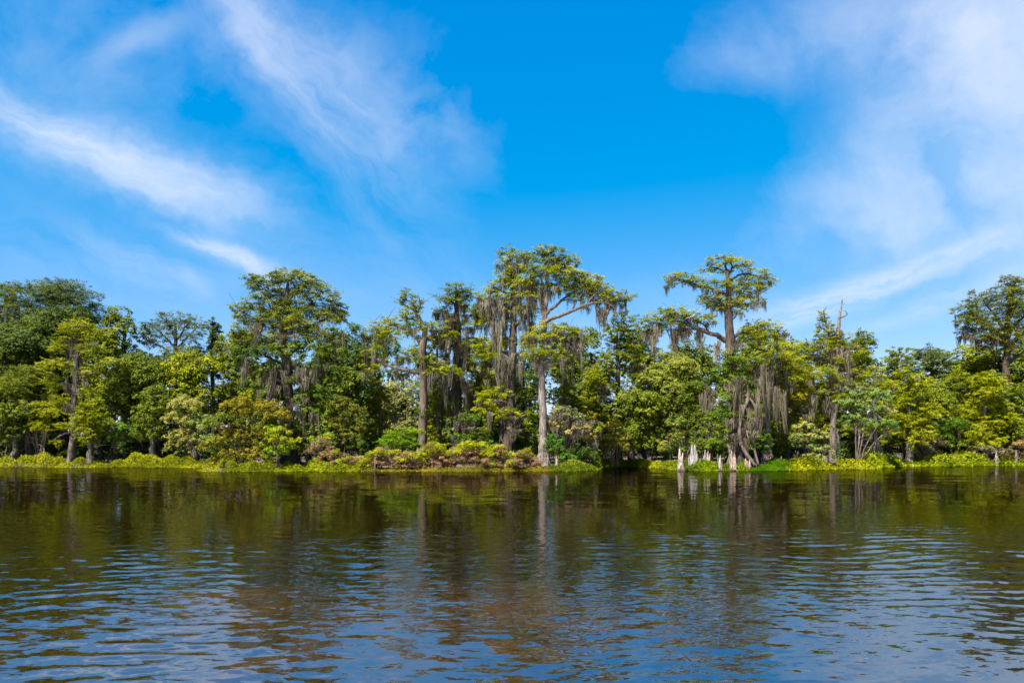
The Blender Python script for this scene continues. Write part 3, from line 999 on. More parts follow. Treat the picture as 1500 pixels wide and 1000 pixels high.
def vine_cypress():
    T = Plant('bald_cypress', 'bulky vine-covered cypress with a rounded crown, left of centre', 'tree', 425, 71, (0.109, 0.125, 0.012), seed=14, bark=(0.55, 0.5, 0.45), moss_col=(0.8, 0.78, 0.75))
    T.trunk([(428, 676, 15), (426, 655, 9), (424, 600, 7.5), (420, 540, 7), (416, 490, 5.5), (420, 445, 3.6), (422, 410, 1.8)], 14, 0.3, 1.2)
    for (tx, ty, bx, by, r) in ((372, 412, 418, 460, 2.4), (390, 440, 418, 480, 2.6), (470, 430, 420, 470, 2.8), (495, 458, 419, 490, 2.8), (355, 470, 416, 505, 2.4), (450, 402, 421, 445, 2.0), (480, 480, 418, 520, 2.4), (360, 500, 417, 535, 2.4), (400, 400, 420, 440, 1.8), (345, 448, 385, 470, 1.2)):
        T.limb([(bx, by, r), ((bx + tx) / 2, (by + ty) / 2 + 3, r * 0.65), (tx, ty, 0.6)], 6, twigs=4)
    for (x, y, rx, ry) in ((425, 404, 22, 8), (400, 412, 18, 7), (448, 408, 16, 7), (372, 416, 14, 8), (385, 428, 18, 8), (415, 422, 26, 10), (455, 424, 24, 9), (478, 432, 18, 9), (492, 448, 14, 8), (396, 446, 26, 11), (432, 444, 28, 12), (466, 450, 26, 11), (362, 446, 12, 7), (370, 462, 22, 10), (405, 468, 28, 12), (444, 470, 30, 12), (482, 466, 18, 8), (498, 462, 10, 6), (360, 482, 20, 9), (390, 492, 26, 11), (428, 494, 28, 11), (466, 492, 22, 9), (356, 500, 16, 8), (366, 408, 8, 4), (376, 404, 6, 3), (344, 452, 9, 4), (351, 462, 9, 4), (404, 400, 8, 4), (436, 398, 8, 4), (462, 414, 9, 4), (500, 470, 9, 4), (415, 455, 20, 12), (440, 476, 20, 10), (390, 474, 16, 10), (348, 488, 12, 6)):
        T.pad(x, y, rx * 0.92, ry * 0.9, 3.9, 0.36)
    T.crown()
    # the darker climbing vines that clothe the trunk and lower limbs
    for (x, y, rx, ry) in ((385, 512, 24, 12), (420, 518, 28, 14), (455, 515, 24, 12), (365, 525, 20, 11), (400, 540, 22, 10), (372, 548, 20, 10), (468, 540, 18, 12), (480, 560, 18, 12), (462, 580, 20, 14), (480, 600, 18, 13), (398, 580, 18, 12), (440, 640, 22, 14), (415, 612, 20, 12), (470, 630, 22, 13), (395, 520, 22, 12), (430, 560, 18, 10), (352, 540, 18, 12), (372, 568, 18, 10), (392, 566, 14, 8), (496, 520, 14, 10), (490, 545, 14, 10), (350, 515, 16, 9), (410, 590, 16, 10), (458, 606, 16, 10), (478, 580, 16, 10), (440, 590, 12, 8), (425, 630, 18, 12), (448, 655, 20, 10), (475, 650, 16, 10)):
        T.pad(x, y, rx, ry, 3.4, 0.32, kind='b')
    T.crown('vine', (0.063, 0.091, 0.010))
    T.curtain(360, 480, 530, 25, 60, 45, -1.8, 1.2, 12)
    T.curtain(400, 470, 545, 30, 75, 46, -2.0, 0.6, 14, 1.1)
    T.curtain(415, 465, 590, 30, 65, 34, -1.8, 0.6, 16, 1.1)
    T.curtain(370, 400, 560, 20, 40, 12, -1.6, 0.6, 12)
    T.curtain(455, 500, 490, 25, 55, 14, -1.0, 1.0, 10)
    T.curtain(425, 460, 630, 14, 30, 12, -1.5, 0.4, 12)
    T.curtain(380, 470, 480, 15, 40, 22, -2.2, -0.8, 14)
    T.curtain(484, 502, 458, 10, 30, 6, -0.5, 0.5, 6)


def broken_top_cypress():
    T = Plant('bald_cypress', 'leaning-branched cypress with a dark broken top and a brown trunk', 'tree', 620, 73, CYP, seed=15, bark=(0.8, 0.68, 0.58))
    T.trunk([(620, 670, 13), (620, 658, 8.5), (620, 645, 6.6), (620, 600, 6), (620, 555, 5.5), (618, 510, 5.5), (620, 488, 4.4), (613, 470, 3.4), (607, 455, 2.2), (602, 440, 1.2)], 12, 0.25, 1.2)
    for pts in ([(618, 545, 3.2), (595, 542, 2.4, -.4), (565, 532, 1.7, -.5), (540, 520, 0.8)], [(618, 505, 2.8), (598, 488, 2.2), (570, 474, 1.4), (544, 472, 0.6)],
                [(620, 500, 2.6), (634, 488, 1.8), (650, 484, 0.8)], [(619, 530, 2.4), (640, 532, 1.6, -.5), (660, 530, 0.8)], [(606, 455, 1.4), (590, 445, 1), (585, 435, 0.5)], [(608, 460, 1.4), (615, 445, 0.9), (612, 430, 0.5)]):
        T.limb(pts, 6, twigs=4)
    for (x, y, rx, ry) in ((598, 432, 10, 6), (610, 446, 9, 6), (590, 446, 8, 6), (604, 458, 12, 6),
                           (560, 478, 18, 7), (585, 470, 18, 7), (545, 490, 14, 7), (610, 478, 16, 6), (640, 478, 14, 6), (575, 492, 18, 7), (622, 496, 12, 5), (654, 490, 14, 5),
                           (550, 512, 18, 8), (530, 522, 14, 7), (570, 526, 18, 7), (600, 520, 16, 6), (540, 538, 16, 5), (640, 540, 22, 6), (662, 545, 14, 5), (625, 530, 14, 5), (590, 545, 16, 4)):
        T.pad(x, y, rx, ry, 3.4, 0.34)
    T.pads_moss(4, 0.9, 2.4, which=(4, 5, 6, 7, 8, 9, 11, 12, 13, 14, 15, 16, 17, 18, 20))
    T.curtain(625, 660, 545, 20, 50, 12, -0.8, 0.6, 8)
    T.curtain(600, 616, 480, 15, 36, 7, -0.6, 0.6, 8)
    T.crown()
    for (x, y, rx, ry) in ((622, 580, 8, 14), (617, 610, 8, 14), (624, 635, 7, 12)):
        T.pad(x, y, rx, ry, 1.5, 0.26, kind='b')
    T.crown('vine', (0.070, 0.098, 0.012))
    T.pads = []


def dark_mossy_cypress():
    T = Plant('bald_cypress', 'dark moss-laden cypress with a pale bleached tip and a small top tuft', 'tree', 672, 75, CYPD, seed=16, bark=(0.32, 0.28, 0.25), moss_col=(0.72, 0.68, 0.62))
    T.trunk([(672, 668, 14), (672, 645, 8), (671, 600, 7), (671, 540, 6), (670, 490, 5), (669, 450, 3.4), (668, 425, 1.6), (668, 412, 0.6)], 12, 0.3, 1.2)
    T.limb([(668, 424, 1.0), (668.5, 416, 0.8), (668, 410, 0.3)], 6, 0.05, mat=WOOD, name='bleached_tip', bark=(1, 1, 1))
    for pts in ([(669, 445, 2), (655, 438, 1.3), (643, 436, 0.6)], [(669, 445, 2), (682, 434, 1.3), (692, 430, 0.6)], [(670, 470, 2.2), (652, 458, 1.4), (642, 456, 0.6)], [(670, 480, 2.4), (690, 462, 1.6), (705, 454, 0.7)], [(670, 510, 2.4), (650, 500, 1.5), (640, 498, 0.7)], [(671, 530, 2.6), (690, 520, 1.5), (712, 520, 0.7)]):
        T.limb(pts, 6, twigs=4)
    for (x, y, rx, ry) in ((668, 424, 18, 6), (655, 436, 16, 5), (682, 432, 16, 6), (668, 442, 16, 6), (648, 456, 12, 5), (690, 458, 14, 6), (705, 458, 10, 5), (655, 472, 14, 6), (684, 478, 16, 6), (645, 490, 14, 5), (660, 502, 16, 6), (690, 500, 18, 6), (700, 528, 20, 6), (716, 532, 12, 4), (682, 545, 14, 5)):
        T.pad(x, y, rx, ry, 3.4, 0.34)
    T.pads_moss(5, 1.0, 2.8, which=(3, 4, 5, 6, 7, 8, 9, 10, 11, 12))
    T.curtain(655, 690, 465, 25, 60, 34, -1.0, 0.8, 12)
    T.curtain(652, 694, 510, 25, 65, 40, -1.2, 0.8, 14)
    T.curtain(650, 692, 560, 25, 65, 34, -1.2, 0.6, 14)
    T.curtain(655, 690, 605, 20, 48, 22, -1.2, 0.6, 12)
    T.crown()
    for (x, y, rx, ry) in ((672, 560, 12, 14), (665, 590, 12, 14), (680, 618, 14, 14), (660, 640, 16, 12), (690, 650, 18, 10)):
        T.pad(x, y, rx, ry, 2.4, 0.3, kind='b')
    T.crown('vine', (0.056, 0.081, 0.012))


def twin_cypress():
    T = Plant('bald_cypress', 'tall cypress thick with grey moss, close left of the straight pale trunk', 'tree', 746, 73, CYP, seed=17, bark=(0.5, 0.44, 0.4))
    T.trunk([(745, 672, 12), (746, 655, 8), (748, 600, 6.5), (750, 550, 6), (752, 500, 5.5), (752, 450, 4.2), (750, 410, 3), (746, 375, 1.4)], 12, 0.3, 1.4)
    for pts in ([(752, 440, 2.2), (735, 425, 1.5), (718, 430, 0.7)], [(750, 415, 1.8), (765, 395, 1.3), (775, 380, 0.6)], [(752, 470, 2.4), (730, 455, 1.7), (708, 452, 0.7)], [(752, 480, 2.2), (770, 465, 1.5), (785, 462, 0.7)], [(751, 520, 2.6), (728, 512, 1.8), (706, 512, 0.8)],
                [(748, 395, 1.6), (738, 382, 1.1), (734, 370, 0.5)], [(749, 600, 2.4), (735, 590, 1.6, -.8), (718, 590, 0.8, -1)], [(748, 630, 2.2), (755, 618, 1.5, -1), (760, 612, 0.7, -1.2)], [(751, 545, 2.2), (735, 540, 1.5, -.6), (722, 538, 0.8, -.8)]):
        T.limb(pts, 6, twigs=4)
    for (x, y, rx, ry) in ((742, 368, 11, 5), (752, 378, 14, 6), (736, 384, 10, 5), (770, 374, 10, 5), (758, 394, 14, 6), (740, 404, 14, 6), (728, 418, 14, 6), (755, 415, 16, 6), (774, 410, 14, 6), (712, 434, 14, 6), (740, 432, 18, 7), (765, 434, 14, 6), (704, 452, 14, 6), (726, 452, 18, 7), (752, 452, 18, 7), (778, 455, 14, 6), (712, 470, 16, 6), (742, 474, 16, 6), (735, 500, 16, 5), (708, 508, 14, 5), (765, 500, 14, 5), (722, 520, 14, 5),
                           (716, 585, 18, 7), (734, 575, 14, 6), (712, 602, 16, 6), (745, 608, 18, 6), (730, 612, 14, 5), (762, 620, 10, 4)):
        T.pad(x, y, rx, ry, 3.3, 0.34)
    T.crown()
    T.pads_moss(4, 1.0, 2.8, which=(2, 4, 5, 6, 7, 8, 9, 10, 11, 12, 13, 14, 15, 16, 17, 22, 24, 25))
    T.curtain(735, 770, 380, 20, 50, 14, -0.8, 0.6, 10)
    T.curtain(705, 785, 440, 30, 75, 60, -1.5, 1.0, 12)
    T.curtain(715, 785, 475, 30, 85, 46, -1.5, 1.0, 12)
    T.curtain(718, 762, 520, 30, 60, 34, -1.5, 0.6, 12)
    T.curtain(715, 735, 600, 25, 48, 12, -1.6, 0.2, 8)
    T.curtain(742, 766, 622, 14, 34, 12, -1.6, 0.2, 6)


def tallest_cypress():
    T = Plant('bald_cypress', 'tallest cypress with a straight pale grey trunk at the water edge', 'tree', 796, 69.5, CYP, seed=18, bark=(1.25, 1.2, 1.2))
    T.trunk([(796, 676, 13), (795.5, 666, 8.6), (794.5, 650, 6.6), (794, 630, 5.8), (793, 590, 5.2), (792, 550, 5.0), (794, 510, 4.6), (798, 475, 4.2), (800, 445, 3.6), (801, 415, 2.8), (804, 385, 1.5), (806, 366, 0.7)], 16, 0.35, 0.9, 0.06, lobes=9)
    B = (0.85, 0.78, 0.74)
    for pts in ([(798, 472, 3.2), (812, 464, 2.8, -.3), (838, 454, 2.4, -.6), (862, 444, 1.8, -.6), (890, 442, 1.2, -.5), (918, 440, 0.5, -.5)], [(800, 460, 2.6), (818, 446, 2.2, .3), (834, 432, 1.6, .5), (852, 420, 1.0, .6), (868, 412, 0.5, .6)],
                [(862, 444, 1.2, -.6), (872, 432, 0.9, -.6), (888, 424, 0.4, -.6)], [(880, 442, 1.2, -.5), (896, 450, 0.9, -.5), (903, 462, 0.4, -.5)], [(838, 454, 1.4, -.6), (846, 440, 1, -.7), (852, 432, 0.4, -.8)],
                [(801, 425, 2), (790, 405, 1.4), (778, 392, 0.6)], [(803, 400, 1.6), (816, 385, 1.1), (832, 376, 0.5)], [(804, 390, 1.2), (795, 376, 0.8), (786, 368, 0.4)], [(800, 440, 1.8), (785, 430, 1.2, .6), (772, 428, 0.5, .8)],
                [(796, 500, 2.2), (812, 492, 1.5, -.6), (832, 490, 0.6, -.8)], [(795, 505, 2.0), (782, 496, 1.3, -.6), (770, 498, 0.5, -.6)], [(793, 535, 1.8), (802, 524, 1.2, -.7), (818, 520, 0.5, -.8)], [(793, 540, 1.6), (784, 528, 1.0, -.6), (776, 522, 0.5, -.6)]):
        T.limb(pts, 6, 0.25, twigs=4, bark=B)
    for (x, y, rx, ry) in ((800, 366, 14, 5), (815, 370, 14, 5), (830, 380, 14, 5), (788, 376, 12, 5), (806, 382, 18, 6), (838, 386, 10, 4),
                           (780, 396, 14, 5), (800, 400, 20, 7), (826, 402, 20, 7), (846, 406, 16, 6), (868, 412, 16, 6), (772, 412, 14, 6), (794, 418, 18, 6), (820, 420, 18, 6), (850, 424, 18, 6), (835, 412, 16, 8), (862, 420, 14, 6), (815, 392, 16, 7), (876, 424, 18, 6), (894, 432, 16, 6), (912, 436, 14, 4.5), (880, 436, 16, 5), (900, 446, 12, 4), (842, 438, 12, 4), (776, 432, 14, 5),
                           (805, 482, 24, 6), (832, 486, 18, 6), (785, 492, 16, 5), (848, 494, 12, 4), (812, 496, 18, 5),
                           (800, 514, 22, 5), (782, 522, 14, 5), (818, 520, 14, 5), (772, 505, 10, 4), (826, 536, 8, 4)):
        T.pad(x, y, rx, ry, 4.2, 0.33)
    T.crown()
    T.pads_moss(3, 0.8, 2.2, which=(6, 7, 11, 12, 13, 14, 15, 16, 18, 19, 20, 21, 22, 23, 24, 25, 26, 27, 28, 29))
    T.curtain(780, 850, 492, 25, 60, 44, -1.3, 0.8, 8)
    T.curtain(778, 826, 524, 18, 46, 26, -1.2, 0.6, 6)
    T.curtain(822, 852, 505, 30, 70, 16, -1.2, 0.4, 8)
    T.curtain(878, 890, 450, 25, 55, 8, -0.8, 0.2, 4, 1.2)
    T.curtain(840, 905, 446, 8, 24, 14, -0.9, 0.1, 4)
    T.curtain(776, 800, 425, 25, 60, 18, -0.6, 1.0, 8)


def self_r(x):
    return 0.5 + 0.06 * (x % 9)


def great_cypress():
    T = Plant('bald_cypress', 'great spreading cypress with flared mossy roots behind the broken stumps', 'tree', 1078, 70, CYP, seed=19, bark=(0.42, 0.36, 0.33), moss_col=(0.9, 0.87, 0.84))
    T.trunk([(1082, 682, 20), (1081, 670, 14), (1078, 650, 10), (1074, 610, 8.2), (1072, 560, 7.4), (1070, 520, 6.8), (1068, 480, 6.2), (1066, 450, 5.5), (1068, 425, 4), (1066, 405, 2.6), (1062, 388, 1.2)], 20, 0.42, 1.6, 0.06, lobes=7)
    for pts in ([(1072, 540, 1.8, -.5), (1086, 560, 2.4, -.9), (1090, 585, 2.6, -1.1), (1079, 612, 2.8, -1.2), (1079, 640, 2.8, -1.3), (1087, 662, 3.0, -1.5), (1097, 681, 2.4, -1.8)], [(1076, 570, 1.4, -.7), (1098, 590, 1.8, -1.0), (1104, 620, 1.8, -1.1), (1098, 650, 1.8, -1.2), (1104, 681, 1.6, -1.4)], [(1066, 620, 2.6, -.5), (1062, 645, 2.6, -.9), (1064, 664, 2.4, -1.2), (1058, 682, 2.2, -1.5)]):
        T.limb(pts, 7, 0.12, name='root', bark=(0.8, 0.75, 0.72))
    for pts in ([(1068, 498, 4.2), (1058, 495, 3.8), (1040, 492, 3.2, -.3), (1016, 482, 2.6, -.5), (990, 472, 1.8, -.6), (962, 468, 1.0, -.6), (946, 470, 0.5, -.6)], [(1016, 482, 1.6, -.5), (1000, 466, 1.2, -.2), (985, 458, 0.6)], [(1040, 492, 1.6, -.3), (1030, 474, 1.0, .2), (1012, 462, 0.5, .4)],
                [(1067, 432, 2.6), (1050, 424, 2.1), (1030, 420, 1.7), (1010, 414, 1.3), (992, 408, 0.9), (980, 406, 0.4)], [(1064, 405, 1.8), (1072, 392, 1.4), (1068, 384, 1.0), (1056, 376, 0.5)], [(1066, 412, 2.2), (1084, 402, 1.6), (1104, 404, 1.1), (1126, 412, 0.5)], [(1066, 400, 1.4), (1046, 392, 1.0), (1030, 396, 0.5)],
                [(1067, 450, 2.4), (1086, 436, 1.6, -.5), (1108, 432, 0.7, -.8)], [(1067, 455, 2.2), (1050, 440, 1.4, -.5), (1034, 440, 0.6, -.8)], [(1068, 500, 3.4), (1082, 490, 2.6, .4), (1104, 486, 1.7, .5), (1126, 482, 1.0, .4), (1144, 484, 0.5)], [(1114, 505, 1.6, .3), (1112, 492, 1.2, .3), (1108, 478, 0.5, .2)],
                [(1072, 560, 3.0), (1052, 580, 2.4, -.6), (1036, 575, 1.8, -.8), (1026, 560, 0.9, -.8)], [(1070, 540, 2.6), (1090, 532, 1.8, -.6), (1112, 534, 0.8, -.8)], [(1066, 470, 1.2), (1076, 466, 1.0), (1080, 458, 0.4)]):
        T.limb(pts, 7, 0.3, twigs=4)
    T.limb([(1000, 470, 0.9, -1.0), (1012, 464, 0.8, -1.1), (1024, 454, 0.4, -1.2)], 5, 0.3, mat=WOOD, name='dead_branch', bark=(0.9, 0.85, 0.8))
    for (x, y, rx, ry) in ((1062, 378, 14, 4), (1048, 384, 14, 4.5), (1080, 386, 16, 5), (1036, 394, 12, 4), (1062, 394, 12, 4), (1092, 392, 12, 4),
                           (984, 404, 12, 4), (1000, 408, 14, 5), (1018, 412, 14, 5), (982, 416, 8, 4), (1108, 404, 16, 5), (1124, 410, 14, 5), (1096, 412, 14, 5),
                           (1050, 420, 20, 6), (1076, 418, 22, 7), (1100, 424, 18, 6), (1040, 438, 16, 6), (1066, 440, 24, 7), (1092, 440, 20, 6), (1050, 448, 16, 5), (1080, 452, 18, 5), (1112, 440, 10, 5),
                           (952, 470, 14, 5), (970, 462, 16, 6), (992, 458, 18, 6), (1014, 464, 16, 5), (962, 480, 14, 4), (985, 472, 16, 5), (948, 484, 10, 4), (1034, 468, 12, 5), (1004, 480, 14, 3.5),
                           (1110, 474, 16, 5), (1128, 478, 16, 5), (1100, 486, 14, 5), (1142, 486, 10, 4), (1116, 494, 16, 5), (1096, 500, 14, 5)):
        T.pad(x, y, rx, ry, 3.3, 0.32)
    T.crown()
    T.pads_moss(3, 0.6, 1.9, which=(6, 7, 8, 9, 11, 13, 15, 16, 17, 18, 19, 20, 21, 22, 23, 24, 25, 26, 27, 28, 29, 30, 34))
    T.curtain(950, 1050, 482, 20, 52, 46, -1.0, 0.4, 7, 1.1)
    T.curtain(1040, 1066, 500, 20, 50, 14, -1.0, 0.4, 8)
    T.curtain(1072, 1084, 500, 18, 48, 10, -1.0, 0.2, 8)
    T.curtain(1078, 1134, 545, 30, 90, 40, -1.9, 0.2, 22, 1.0)
    T.curtain(1080, 1120, 590, 30, 80, 26, -2.0, 0.2, 22, 1.0)
    T.curtain(1026, 1060, 575, 20, 50, 26, -1.4, 0.2, 14)
    T.curtain(1056, 1084, 560, 25, 60, 30, -1.9, -0.5, 24)
    T.curtain(1060, 1110, 620, 20, 45, 26, -2.0, -0.6, 18)
    T.curtain(1120, 1136, 560, 35, 80, 12, -1.6, 0.2, 14)
    for (x, y, rx, ry) in ((1066, 530, 18, 12), (1056, 550, 16, 12), (1072, 560, 16, 14), (1060, 585, 18, 14), (1050, 610, 16, 12), (1066, 605, 12, 12), (1100, 535, 16, 8), (1112, 650, 14, 16), (1104, 620, 12, 14), (1044, 560, 12, 10), (1074, 535, 12, 10), (1064, 566, 12, 10), (1080, 590, 10, 10), (1056, 630, 14, 12), (1050, 652, 14, 10), (1118, 600, 12, 12), (1066, 650, 10, 10)):
        T.pad(x, y, rx, ry, 2.9, 0.3, dy=-self_r(x), kind='b')
    T.crown('vine', (0.067, 0.098, 0.010))


def second_pale_trunk():
    T = Plant('bald_cypress', 'pale flared trunk with yellow-green pads just right of the great cypress', 'tree', 1124, 76, CYP, seed=20, bark=(1.1, 1.1, 1.15))
    T.trunk([(1124, 667, 9.5), (1124, 656, 6.5), (1124, 630, 4.6), (1125, 590, 4), (1128, 550, 3.4), (1132, 520, 2)], 14, 0.3, 0.9)
    for pts in ([(1127, 560, 1.8), (1145, 540, 1.3), (1165, 535, 0.6)], [(1126, 570, 1.6), (1115, 545, 1.2), (1108, 532, 0.6)], [(1130, 535, 1.5), (1140, 515, 1.1), (1152, 505, 0.5)]):
        T.limb(pts, 6, twigs=4)
    for (x, y, rx, ry) in ((1135, 520, 18, 6), (1156, 528, 18, 6), (1172, 540, 14, 5), (1140, 540, 20, 6), (1114, 535, 14, 5), (1165, 552, 14, 4), (1150, 508, 14, 5), (1128, 506, 12, 5), (1148, 558, 16, 5)):
        T.pad(x, y, rx, ry, 3.4, 0.34)
    T.pads_moss(4, 0.9, 2.2, which=(0, 3, 4, 5, 8))
    T.curtain(1118, 1134, 545, 25, 60, 14, -1.0, 0.4, 10)
    T.crown()


def snag_cypress():
    T = Plant('bald_cypress', 'mossy cypress with bright pads whose bare dead snag top hooks to one side', 'tree', 1222, 78, CYP, seed=22, bark=(1.0, 0.92, 0.92))
    T.trunk([(1221, 662, 6), (1221, 645, 4.4), (1222, 600, 4.4), (1223, 550, 4.6), (1226, 510, 3.8)], 12, 0.2, 0.8)
    T.bark = (0.62, 0.54, 0.50)
    T.trunk([(1226, 520, 3.6), (1227, 500, 3.0), (1229, 478, 2.6), (1231, 462, 1.8), (1232.5, 449, 1.2), (1234, 437, 0.5)], 8, 0, 1, 0.1, WOOD, 'snag', lobes=5, rooted=False)
    T.limb([(1230, 465, 1.3), (1236, 464, 1.1), (1240, 461.5, 0.9), (1241, 459, 0.8), (1239, 456, 0.6), (1236, 455, 0.3)], 6, 0.1, mat=WOOD, name='dead_branch', bark=(0.45, 0.4, 0.4))
    T.limb([(1233, 444, 0.8), (1235.5, 438, 0.6), (1236, 434, 0.25)], 5, 0.1, mat=WOOD, name='dead_branch', bark=(0.8, 0.72, 0.7))
    T.bark = (1.0, 0.92, 0.92)
    T.limb([(1222, 530, 3), (1217, 510, 2.4), (1213, 488, 1.8), (1209, 470, 1.2), (1206, 454, 0.5)], 7, 0.15, twigs=2)
    for pts in ([(1222, 530, 2.2), (1205, 520, 1.6, -.4), (1186, 522, 0.7, -.6)], [(1223, 525, 2.2), (1240, 515, 1.5, -.4), (1258, 515, 0.7, -.6)], [(1222, 575, 2), (1204, 572, 1.4, -.6), (1184, 578, 0.6, -.8)], [(1222, 580, 1.8), (1235, 575, 1.2, -.6), (1250, 578, 0.5, -.6)], [(1223, 550, 2), (1245, 548, 1.3, -.5), (1266, 552, 0.6, -.6)], [(1213, 488, 1.2), (1204, 480, 0.9), (1196, 478, 0.4)]):
        T.limb(pts, 6, twigs=4)
    for (x, y, rx, ry) in ((1207, 462, 6, 5), (1203, 474, 6, 6), (1212, 480, 7, 5), (1200, 490, 8, 7), (1222, 502, 14, 5), (1226, 490, 8, 5), (1234, 498, 9, 5), (1216, 494, 8, 5), (1200, 508, 18, 6), (1186, 520, 16, 6), (1244, 508, 14, 5), (1258, 520, 14, 5), (1208, 526, 20, 6), (1236, 528, 16, 5), (1178, 534, 14, 5), (1196, 546, 22, 6), (1250, 544, 16, 5), (1266, 552, 12, 4), (1176, 556, 14, 5), (1214, 560, 18, 5), (1238, 562, 14, 4), (1194, 572, 18, 5), (1222, 578, 18, 4.5), (1176, 590, 12, 4), (1230, 582, 14, 4), (1176, 508, 14, 5), (1160, 522, 14, 5), (1162, 546, 16, 5)):
        T.pad(x, y, rx, ry, 3.4, 0.34)
    T.crown()
    T.pads_moss(3, 0.8, 2.0, which=(3, 5, 9, 10, 12, 13, 16, 18, 19, 20, 21))
    T.curtain(1222, 1234, 480, 10, 30, 8, -0.4, 0.3, 8)
    T.curtain(1212, 1242, 510, 20, 50, 26, -0.9, 0.6, 10)
    T.curtain(1214, 1246, 545, 20, 46, 24, -1.0, 0.4, 10)
    T.curtain(1180, 1200, 580, 14, 38, 14, -1.2, 0.2, 6)
    T.curtain(1212, 1238, 584, 14, 36, 16, -1.2, 0.2, 5)
    T.curtain(1165, 1182, 598, 12, 30, 8, -1.0, 0.2, 6)


def right_edge_tree():
    T = Plant('bald_cypress', 'large dark moss-hung tree standing above the wood at the right edge', 'tree', 1478, 96, (0.091, 0.101, 0.011), seed=23, moss_col=(0.6, 0.55, 0.5), bark=(0.6, 0.5, 0.45))
    T.trunk([(1478, 678, 9), (1478, 640, 6), (1478, 560, 5), (1476, 510, 4.5), (1478, 460, 3.2), (1484, 425, 1.6)], 10, 0.2)
    for (tx, ty, bx, by) in ((1420, 455, 1477, 500), (1440, 440, 1477, 490), (1500, 425, 1480, 465), (1530, 440, 1478, 490), (1425, 478, 1477, 510), (1520, 475, 1477, 508), (1480, 415, 1480, 450)):
        T.limb([(bx, by, 2.4), ((bx + tx) / 2, (by + ty) / 2 - 3, 1.6), (tx, ty, 0.6)], 6, twigs=4)
    for (x, y, rx, ry) in ((1482, 412, 14, 6), (1500, 420, 16, 8), (1484, 430, 16, 7), (1455, 432, 16, 6), (1436, 442, 16, 7), (1466, 444, 18, 7), (1418, 455, 16, 7), (1446, 460, 20, 8), (1480, 454, 20, 9), (1512, 448, 20, 9), (1412, 472, 12, 7), (1432, 476, 18, 8), (1462, 478, 20, 8), (1498, 476, 20, 8), (1420, 488, 12, 6), (1446, 492, 16, 7), (1478, 494, 18, 7), (1512, 494, 18, 7), (1540, 470, 24, 14), (1424, 430, 5, 3), (1530, 435, 18, 10), (1462, 510, 16, 6), (1490, 512, 16, 7)):
        T.pad(x, y, rx, ry, 3.8, 0.4)
    T.crown()
    T.pads_moss(3, 1.2, 2.8, which=(6, 7, 10, 11, 12, 13, 14, 15, 16, 17))
    T.curtain(1440, 1475, 488, 15, 40, 22, -1.0, 1.0, 6, 1.3)
    T.curtain(1408, 1440, 488, 10, 26, 10, -1.0, 1.0, 5)


for fn in (broad_flat_tree, thin_crowned_tree, pale_mossy_trunk_tree, vine_cypress, broken_top_cypress, dark_mossy_cypress, twin_cypress, tallest_cypress, great_cypress, second_pale_trunk, snag_cypress, right_edge_tree):
    fn()

# ------------------------------------------------------------------ shrubs and small trees along the water
def shrub(px, D, lumps, label, color, cat='shrub', name='shrub', stems=5, leaf=0.26, cover=3.4, moss=0, bark=(0.7, 0.6, 0.5), stem_r=1.0, kind='b', twig_col=None, group=None):
    T = Plant(name, label, cat, px, D, color, group, bark=bark)
    rng = T.rng
    own = list(lumps)
    for (x, y, rx, ry) in lumps:
        for _ in range(2):
            own.append((x + rng.uniform(-1.1, 1.1) * rx, y + rng.uniform(-1.0, 0.9) * ry, rx * rng.uniform(0.3, 0.5), ry * rng.uniform(0.3, 0.55)))
    mixed = [i for i in range(len(own)) if rng.random() < 0.4]
    for i in mixed:
        x, y, rx, ry = own[i]
        T.pad(x, y, rx, ry, cover * 0.8, leaf, kind=kind)
    T.crown('foliage', (color[0] * 0.72, color[1] * 1.02, color[2]))
    for i, (x, y, rx, ry) in enumerate(own):
        if i not in mixed:
            T.pad(x, y, rx * 0.95, ry * 0.95, cover * 0.8, leaf, kind=kind)
    base = HZ + (CH - T.o[2]) * F / D
    for i in range(stems):
        c, r = T.pads[i % len(T.pads)]
        pxc = c[0] / D * F + 750 + rng.uniform(-0.4, 0.4) * r[0] * F / D
        pyc = HZ - (c[2] - CH) * F / D - rng.uniform(0, 0.5) * r[2] * F / D
        bx = px + rng.uniform(-5, 5)
        T.limb([(bx, base + 2, stem_r), ((bx * 0.6 + pxc * 0.4), base - (base - pyc) * 0.55, stem_r * 0.75, (c[1] - D) * 0.4), (pxc, pyc, stem_r * 0.3, c[1] - D)], 5, 0.4, twigs=3, name='stem')
    if moss:
        T.pads_moss(moss, 0.5, 1.6)
    T.crown()
    return T


